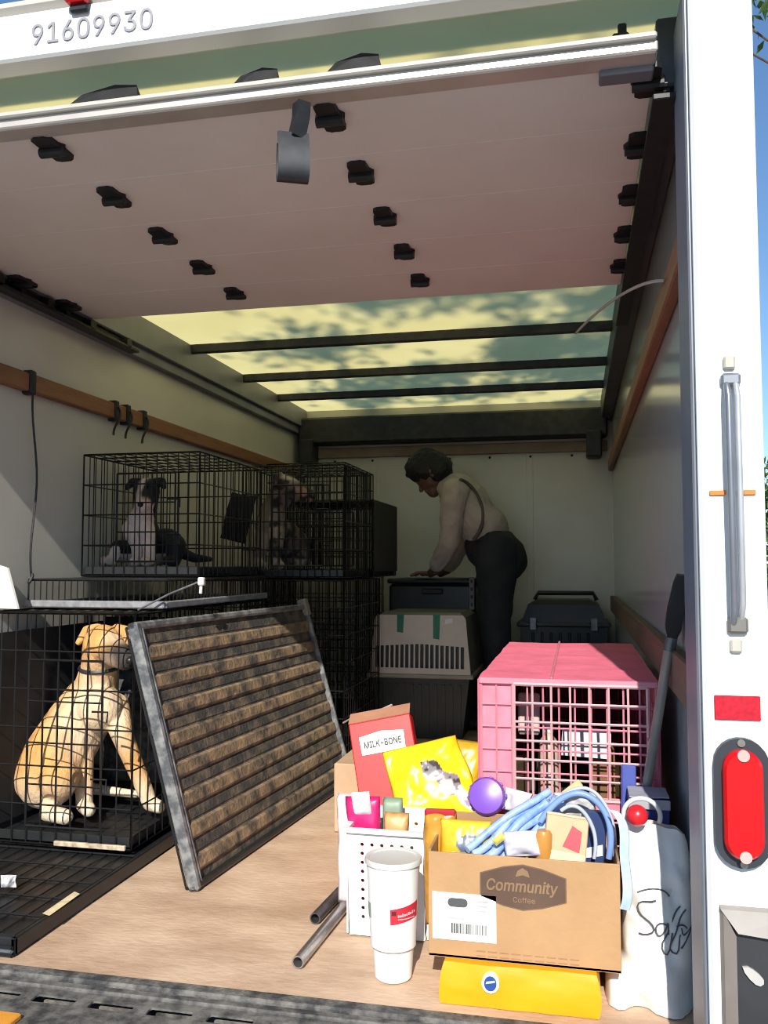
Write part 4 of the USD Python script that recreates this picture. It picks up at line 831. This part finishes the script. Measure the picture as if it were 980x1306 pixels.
cols = fur_cols(b1.vertices, tanc, [(sph(ch+(.01, -.04, -.01), .12, (1, 1, .8)), cream, .05), (lambda v: zf+.085-v[:, 2], (.84, .68, .50), .06), (sph(mz+(0, 0, -.01), .085, 1), (.05, .038, .034), .03), (sph((hdp+mz)/2+(0, 0, .035), .028, 1), cream, .02), (sph((mz+hdp)/2+(.012, -.03, -.04), .035, 1), (.55, .4, .28), .02)])
part(D1, 'body', b1, furm, fur=cols)
hdir = (mz-hdp)/np.linalg.norm(mz-hdp); hsd = np.cross(hdir, (0, 0, 1)); hsd /= np.linalg.norm(hsd)
part(D1, 'nose', ball(mz+hdir*.028+(0, 0, .008), .014), nosem, smooth=True)
for s in (-1, 1): part(D1, 'eye', ball(hdp+hdir*.052+hsd*s*.028+np.array([0, 0, .022]), .0095), eyem, smooth=True)
part(D1, 'collar', tube([nk+np.array([.064*math.cos(t), .064*math.sin(t)*.9, .012*math.sin(t)]) for t in np.linspace(0, 2*PI, 24, endpoint=False)], .008, 6, closed=True), M('collar_dark', (.03, .03, .04), .5), smooth=50)
# grey patterned blanket behind the tan dog
solo('grey_blanket', put(pillow(.30, .40, .06, 30, 30, .022, 83, 14), frame((-.76, 1.19, .088), (1, 0, 0), (0, .08, 1))), M('blanket_grey', (.06, .06, .066), .9, col2=(.20, .19, .18), scale=18, detail=6, lo=.4, hi=.6), 'dark mottled blanket bunched behind the tan dog', 'blanket', smooth=60)

# black and white dog in the upper crate
D2 = thing('dog', 'black and white dog sitting upright in the upper left crate', 'dog', (-.66, 1.35, .855))
yq = 1.30; z0 = .858
Q = lambda px, py, y=yq: A(px, py, y=y)
h2 = Q(187, 626); m2 = Q(183, 646, 1.215); n2 = Q(186, 650, 1.32); c2_ = Q(180, 668, 1.30); b2 = Q(183, 700, 1.36); r2 = Q(212, 702, 1.44); r2[2] = z0+.075
f2a = Q(176, 722, 1.24); f2b = Q(190, 722, 1.23); f2a[2] = f2b[2] = z0+.018
bones = chain((r2, .072), (b2+(0, .04, 0), .068), (c2_, .056), (n2, .042), (h2, .050))+chain((h2, .044), ((h2+m2)/2+(0, 0, -.004), .034), (m2, .024))
bones += chain((c2_+(-.028, -.02, -.02), .036), (Q(175, 695, 1.26), .024), (f2a, .020), (f2a+(0, -.03, -.002), .017))+chain((c2_+(.028, -.02, -.02), .036), (Q(190, 695, 1.25), .024), (f2b, .020), (f2b+(0, -.03, -.002), .017))
lf = Q(143, 722, 1.30); lf[2] = z0+.02
bones += chain((b2+(-.05, .04, -.02), .052), (Q(152, 700, 1.34), .034), (lf+(.012, 0, .03), .022), (lf, .020), (lf+(-.01, -.04, 0), .017))
rf2 = Q(222, 718, 1.34); rf2[2] = z0+.02
bones += chain((r2, .060), (Q(222, 696, 1.36), .046), (rf2, .026), (rf2+(.0, -.06, -.002), .018))+chain((r2, .03), (r2+(.10, .04, -.045), .018), (r2+(.17, .03, -.05), .010))
for s in (-1, 1): bones += chain((h2+(s*.034, .008, .030), .020), (h2+(s*.060, .004, .034), .016), (h2+(s*.076, -.010, .012), .009))
b2m = blob(bones, .009, 8)
wh = (.88, .70, .62); blk_ = (.012, .012, .014)
cols = fur_cols(b2m.vertices, blk_, [(sph(c2_+(-.002, -.05, -.03), .060, (1.05, .6, .55)), wh, .010), (lambda v: np.where((v[:, 1] < 1.30), z0+.13-v[:, 2]-np.abs(v[:, 0]-c2_[0])*1.1, -1), wh, .02),
    (lambda v: np.where(v[:, 1] < 1.30, .011-np.abs(v[:, 0]-(h2[0]+(v[:, 2]-h2[2])*.05))-np.clip(h2[2]-.012-v[:, 2], 0, 1)*-.7, -1), wh, .006),
    (sph(m2+(0, 0, -.006), .036, 1), wh, .01), (lambda v: np.where(v[:, 2] < z0+.045, .02-np.abs(v[:, 1]-1.27)*.1, -1), wh, .02)])
cols[b2m.vertices[:, 0] > r2[0]+.06] = blk_
part(D2, 'body', b2m, furm, fur=cols)
part(D2, 'nose', ball(m2+(0, -.022, .006), .011), nosem, smooth=True)
for s in (-1, 1): part(D2, 'eye', ball(h2+(s*.021, -.043, .010), .008), eyem, smooth=True)

# brindle dog in the long upper crate, facing right
D3 = thing('dog', 'pale grey brindle dog facing right in the middle upper crate', 'dog', (-.42, 2.1, .84))
Q = lambda px, py, y=2.05: A(px, py, y=y)
z0 = .842
h3 = Q(366, 620); m3_ = Q(394, 632, 1.98); n3 = Q(350, 646); c3 = Q(345, 672); r3 = Q(380, 712, 2.35); r3[2] = z0+.09
fa = Q(330, 730, 1.97); fb = Q(352, 730, 1.99); fa[2] = fb[2] = z0+.02
bones = chain((r3, .085), ((r3+c3)/2, .085), (c3, .072), (n3, .055), (h3, .058))+chain((h3, .052), ((h3+m3_)/2, .040), (m3_, .030))
bones += chain((c3+(-.02, -.02, -.03), .045), (Q(332, 705, 1.98), .028), (fa, .024), (fa+(.03, -.03, -.002), .02))+chain((c3+(.03, -.02, -.03), .045), (Q(352, 705, 2.0), .028), (fb, .024), (fb+(.03, -.03, -.002), .02))
bones += chain((r3, .07), (r3+(.04, -.10, -.03), .05), (r3+(.02, -.06, -.066), .026), (r3+(.06, -.15, -.068), .02))+chain((r3, .03), (r3+(-.06, .1, -.05), .018), (r3+(-.10, .16, -.06), .01))
for s in (-1, 1): bones += chain((h3+(-.02, s*.036, .038), .022), (h3+(-.035, s*.060, .036), .016), (h3+(-.03, s*.070, .004), .010))
b3 = blob(bones, .011, 8)
cols = fur_cols(b3.vertices, (.20, .15, .125), [(sph(c3+(-.04, -.03, -.03), .095, (1, 1, .7)), (.62, .50, .44), .04), (sph(m3_, .06, 1), (.42, .24, .20), .03), (sph(h3+(.02, -.03, .035), .035, 1), (.66, .56, .48), .02), (lambda v: (meshkit.fbm(v*22, 3, 4)-.52)*np.where(v[:, 0] > c3[0]+.02, 1, .0)-.0, (.03, .026, .024), .06), (lambda v: np.where(v[:, 2] < z0+.05, .01, -1), (.5, .42, .38), .02)])
part(D3, 'body', b3, furm, fur=cols)
hd3 = (m3_-h3)/np.linalg.norm(m3_-h3); hs3 = np.cross(hd3, (0, 0, 1)); hs3 /= np.linalg.norm(hs3)
part(D3, 'nose', ball(m3_+hd3*.027+(0, 0, .006), .013), nosem, smooth=True)
for s in (-1, 1): part(D3, 'eye', ball(h3+hd3*.047+hs3*s*.025+np.array([0, 0, .016]), .009), eyem, smooth=True)

# ================================================================== the person, bending over to the left
PY = 3.02
P = lambda px, py, y=PY: A(px, py, y=y)
pn = thing('person', 'person in pale long sleeved top and dark trousers bending over the crates at the back', 'person', (.40, PY, 0))
skin = M('skin', (.13, .070, .048), .5, var=.06); shirt = M('shirt', (.42, .36, .32), .85, var=.08, scale=12, bump=.2, bscale=20); trous = M('trousers', (.016, .018, .026), .85, var=.2, scale=12); hairm = M('hair', (.010, .009, .010), .7, var=.3, scale=60, bump=.6, bscale=90); shoe = M('shoe', (.03, .03, .03), .5)
hip = P(634, 705); hipL, hipR = hip+(0, -.085, 0), hip+(0, .085, 0)
waist = P(612, 668); chest = P(592, 640); shc = P(585, 628); shN, shF = shc+(0, -.155, -.01), shc+(.01, .155, 0)
neck = P(566, 618); head = P(549, 604); chin = P(547, 630)
kneeL, kneeR = np.array([hip[0]+.00, PY-.10, .50]), np.array([hip[0]-.02, PY+.10, .50]); ankL, ankR = np.array([hip[0]+.03, PY-.11, .09]), np.array([hip[0]+.0, PY+.11, .09])
elN, wrN = P(574, 690, 2.90), P(556, 726, 3.02); haN = P(545, 738, 3.12); haN[2] = .815
elF, wrF = P(590, 690, 3.18), np.array([wrN[0]+.03, 3.26, wrN[2]]); haF = haN+(.03, .18, 0)
bones = chain((hip, .115), (waist, .105), (chest, .115), (shc, .095), (neck, .052), (head+(.01, 0, -.02), .058))+chain((shN, .058), (shF, .058))
fd, fu = np.array([-.80, 0, -.60]), np.array([-.60, 0, .80])      # where the face looks, and the head's own up
hp = lambda f, y, u: head+fd*f+np.array([0, y, 0])+fu*u
headb = chain((hp(0, 0, .02), .094), (hp(.005, 0, -.01), .088))+chain((hp(.015, 0, -.02), .070), (hp(.045, 0, -.088), .036))+chain((hp(.078, 0, -.020), .014), (hp(.094, 0, -.042), .013))+chain((hp(.066, -.02, -.065), .017), (hp(.066, .02, -.065), .017))
for s in (-1, 1): headb += chain((hp(-.015, s*.088, -.010), .016), (hp(-.012, s*.092, -.034), .012))
arms = chain((shN, .055), (elN, .040), (wrN, .029))+chain((shF, .055), (elF, .040), (wrF, .029))
legs = []
for h_, k_, a_ in ((hipL, kneeL, ankL), (hipR, kneeR, ankR)): legs += chain((h_, .095), (k_, .060), (a_, .040), (a_+(-.05, 0, -.045), .036), (a_+(-.15, 0, -.058), .028))
hands = []
for w_, h_, s in ((wrN, haN, -1), (wrF, haF, 1)):
    d = h_-w_; d = d/np.linalg.norm(d); pd = np.array([-1, .15*s, 0]); pd /= np.linalg.norm(pd); sd = np.array([0, 1., 0])
    hands += chain((w_, .027), (h_-pd*.02, .024))
    for j, (o, L) in enumerate(((-.030, .058), (-.010, .068), (.010, .064), (.030, .050))):
        b0 = h_+sd*o*.9; hands += chain((h_-pd*.01+sd*o*.6, .012), (b0+pd*.02+(0, 0, .004), .0095), (b0+pd*(.02+L*.5)+(0, 0, .004), .0085), (b0+pd*(.02+L)+np.array([0, 0, -.012]), .0075))
    hands += chain((h_-pd*.02-sd*s*.022, .012), (h_-sd*s*.045+pd*.012, .010), (h_-sd*s*.048+pd*.04-np.array([0, 0, .006]), .008))
part(pn, 'body', blob(bones+headb+arms+legs+hands, .011, 6), skin, smooth=True)
g = .012
tb_ = chain((waist+(.03, 0, -.03), .128), (waist, .122), (chest, .130), (shc, .108), (neck+(.02, 0, -.012), .068))+chain((shN, .072), (shF, .072))+chain((shN, .070), (elN, .056), (wrN*.85+elN*.15, .043))+chain((shF, .070), (elF, .056), (wrF*.85+elF*.15, .043))
tb_ += chain((waist+(0, -.05, 0), .09), (chest+(0, -.06, 0), .09))+chain((waist+(0, .05, 0), .09), (chest+(0, .06, 0), .09))
sm = blob(tb_, .014, 6); sv = sm.vertices.copy(); sv += ((meshkit.fbm(sv*16, 3, 2)-.5)*.024)[:, None]*sm.vertex_normals; sm.vertices = sv
part(pn, 'shirt', sm, shirt, smooth=True, label='pale beige long sleeved top')
tr_ = chain((hip+(-.05, 0, .035), .125), (hip, .135), (hip+(.03, 0, -.03), .135))+chain((hipL, .118), (hipR, .118))
for h_, k_, a_ in ((hipL, kneeL, ankL), (hipR, kneeR, ankR)): tr_ += chain((h_, .118), ((h_+k_)/2, .095), (k_, .078), (a_+(0, 0, .02), .058))
tmh = blob(tr_, .016, 6); tv = tmh.vertices.copy(); tv += ((meshkit.fbm(tv*14, 3, 9)-.5)*.02)[:, None]*tmh.vertex_normals; tmh.vertices = tv
part(pn, 'trousers', tmh, trous, smooth=True, label='dark navy trousers')
hr = blob(chain((hp(-.010, 0, .040), .104), (hp(-.040, 0, .0), .094))+chain((hp(-.04, -.05, -.02), .060), (hp(-.04, .05, -.02), .060))+chain((hp(.030, -.03, .055), .078), (hp(.030, .03, .055), .078))+chain((hp(.012, -.066, .012), .047), (hp(.010, .066, .012), .047)), .010, 4)
hv = hr.vertices.copy(); hv += ((meshkit.fbm(hv*45, 3, 5)-.5)*.022)[:, None]*hr.vertex_normals; hr.vertices = hv
part(pn, 'hair', hr, hairm, smooth=True, label='short dark curly hair')
for s in (-1, 1): part(pn, 'eye', ball(hp(.077, s*.031, .002), .010), eyem, smooth=True)
for a_ in (ankL, ankR): part(pn, 'shoe', blob(chain((a_+(.02, 0, -.048), .044), (a_+(-.06, 0, -.050), .042), (a_+(-.16, 0, -.056), .034)), .014, 4), shoe, smooth=True)
part(pn, 'strap', tube(spline([shN+(.035, -.03, .06), chest+(.07, -.10, .05), waist+(.03, -.125, .02), waist+(-.02, -.13, -.09)], 16), .010, 6), M('apron_strap', (.10, .075, .075), .8), label='dark strap over the shoulder')

# ================================================================== trees outside
leafm = M('leaf', (.09, .17, .03), .6, col2=(.05, .10, .02), scale=3, trans=.35); barkm = M('bark', (.12, .085, .06), .9, var=.25, scale=12, stretch=(1, 1, .3), bump=.6, bscale=12)
def leaves(centres, per, spread, size, seed):
    r = np.random.default_rng(seed); n = len(centres)*per
    c = np.repeat(np.asarray(centres, float), per, 0)+r.normal(0, 1, (n, 3))*np.repeat(np.asarray(spread), per)[:, None]*np.array([1, 1, .6])
    a = r.normal(0, 1, (n, 3)); a /= np.linalg.norm(a, axis=1, keepdims=True); b = np.cross(a, r.normal(0, 1, (n, 3))); b /= np.linalg.norm(b, axis=1, keepdims=True)
    s = size*r.uniform(.6, 1.3, (n, 1)); k = np.cross(a, b)*s*.12
    V = np.stack([c-a*s, c+b*s*.42+k, c+a*s, c-b*s*.42+k], 1).reshape(-1, 3); i = np.arange(n)[:, None]*4
    return trimesh.Trimesh(V, np.vstack([i+[0, 1, 2], i+[0, 2, 3]]), process=False)
def branch_to(p, q, r0, r1, seed):
    r = np.random.default_rng(seed); m = [p+(q-p)*t+(r.normal(0, .04, 3)*np.linalg.norm(q-p)*(0 < t < 1)) for t in np.linspace(0, 1, 5)]
    return tube(spline(m, 10), np.linspace(r0, r1, 10), 7)
# the tree whose crown hangs between the sun and the roof
tr = thing('tree', 'leafy tree beside the truck shading its roof', 'tree', (4.2, -3.2, -.8))
T1 = np.array([4.2, -3.2, -.8]); fork = np.array([3.6, -3.2, 5.2]); back = -SUN_DIR/SUN_DIR[1]
cen = []
rr = np.random.default_rng(21)
for _ in range(150):
    x, y = rr.uniform(-1.2, 1.2), rr.uniform(.2, 4.0)
    dens = meshkit.fbm(np.array([[x*1.3+3, y*.9, 0]]), 2, 12)[0]+.07*x+.03*(y-1.8)
    if dens < .50: continue
    h = rr.uniform(4.6, 6.0); cen.append(np.array([x, y, 1.865])+back*h)
cen = np.array(cen); sp_ = rr.uniform(.07, .17, len(cen))
part(tr, 'trunk', tube(spline([T1, (4.25, -3.25, 1.5), (4.05, -3.2, 3.5), fork], 20), np.linspace(.19, .11, 20), 12), barkm, smooth=60)
part(tr, 'branch', [branch_to(fork, cen[i], .05, .012, i) for i in range(0, len(cen), 4)], barkm, smooth=60)
part(tr, 'foliage', leaves(cen, 110, sp_, .05, 5), leafm, kind='stuff')
# trees beyond the truck, seen past the post
def tree(label, x, y, h, cr, seed, n=70, per=90, low=.12):
    t = thing('tree', label, 'tree', (x, y, -.8)); r = np.random.default_rng(seed)
    part(t, 'trunk', tube(spline([(x, y, -.8), (x+.1, y, h*.3), (x-.05, y+.1, h*.8)], 14), np.linspace(.22, .06, 14), 10), barkm, smooth=60)
    c = []
    while len(c) < n:
        p = r.uniform(-1, 1, 3)
        if p@p < 1: c.append((x+p[0]*cr, y+p[1]*cr, -.8+h*(low+(1-low)*(p[2]*.5+.5))))
    part(t, 'branch', [branch_to(np.array([x, y, max(0, c[i][2]-1.0)]), np.array(c[i]), .035, .008, i+seed) for i in range(0, n, 5)], barkm)
    part(t, 'foliage', leaves(c, per, [.42]*n, .13, seed), leafm, kind='stuff')
tree('low green tree beyond the truck, just past the corner post', 7.6, 24, 4.6, 2.6, 31)
q = A(968, 12, y=6.)
tw = thing('tree', 'tall tree whose upper twigs show beside the top of the post', 'tree', (q[0]+2.6, 6.4, -.8))
T2 = np.array([q[0]+2.6, 6.4, -.8]); tipc = [q+(rr.normal(.15, .22), rr.normal(0, .3), rr.normal(.25, .16)) for _ in range(9)]+[q+(1.2+rr.normal(0, .7), rr.normal(.3, .6), 1.6+rr.normal(0, .6)) for _ in range(40)]
part(tw, 'trunk', tube(spline([T2, T2+(.1, 0, 2.5), T2+(-.2, 0, 6.6)], 14), np.linspace(.2, .08, 14), 10), barkm, smooth=60)
part(tw, 'branch', [branch_to(T2+(-.1, 0, 4.6), np.array(c), .03, .006, i) for i, c in enumerate(tipc[::3])], barkm)
part(tw, 'foliage', leaves(tipc, 40, [.22]*len(tipc), .06, 9), leafm, kind='stuff')

q = A(14, 757, y=.64)
ws = thing('white_board', 'white board corner standing on the front crate at the left edge', 'board', (-.935, .65, .727))
part(ws, 'board', put(trimesh.creation.extrude_polygon(sg.Polygon([(-.05, 0), (.060, 0), (.055, .012), (-.006, .125), (-.05, .135)]), .008, engine='earcut'), frame((-.935, .65, .727), (1, -.25, 0), (0, .12, 1))), white_paint)
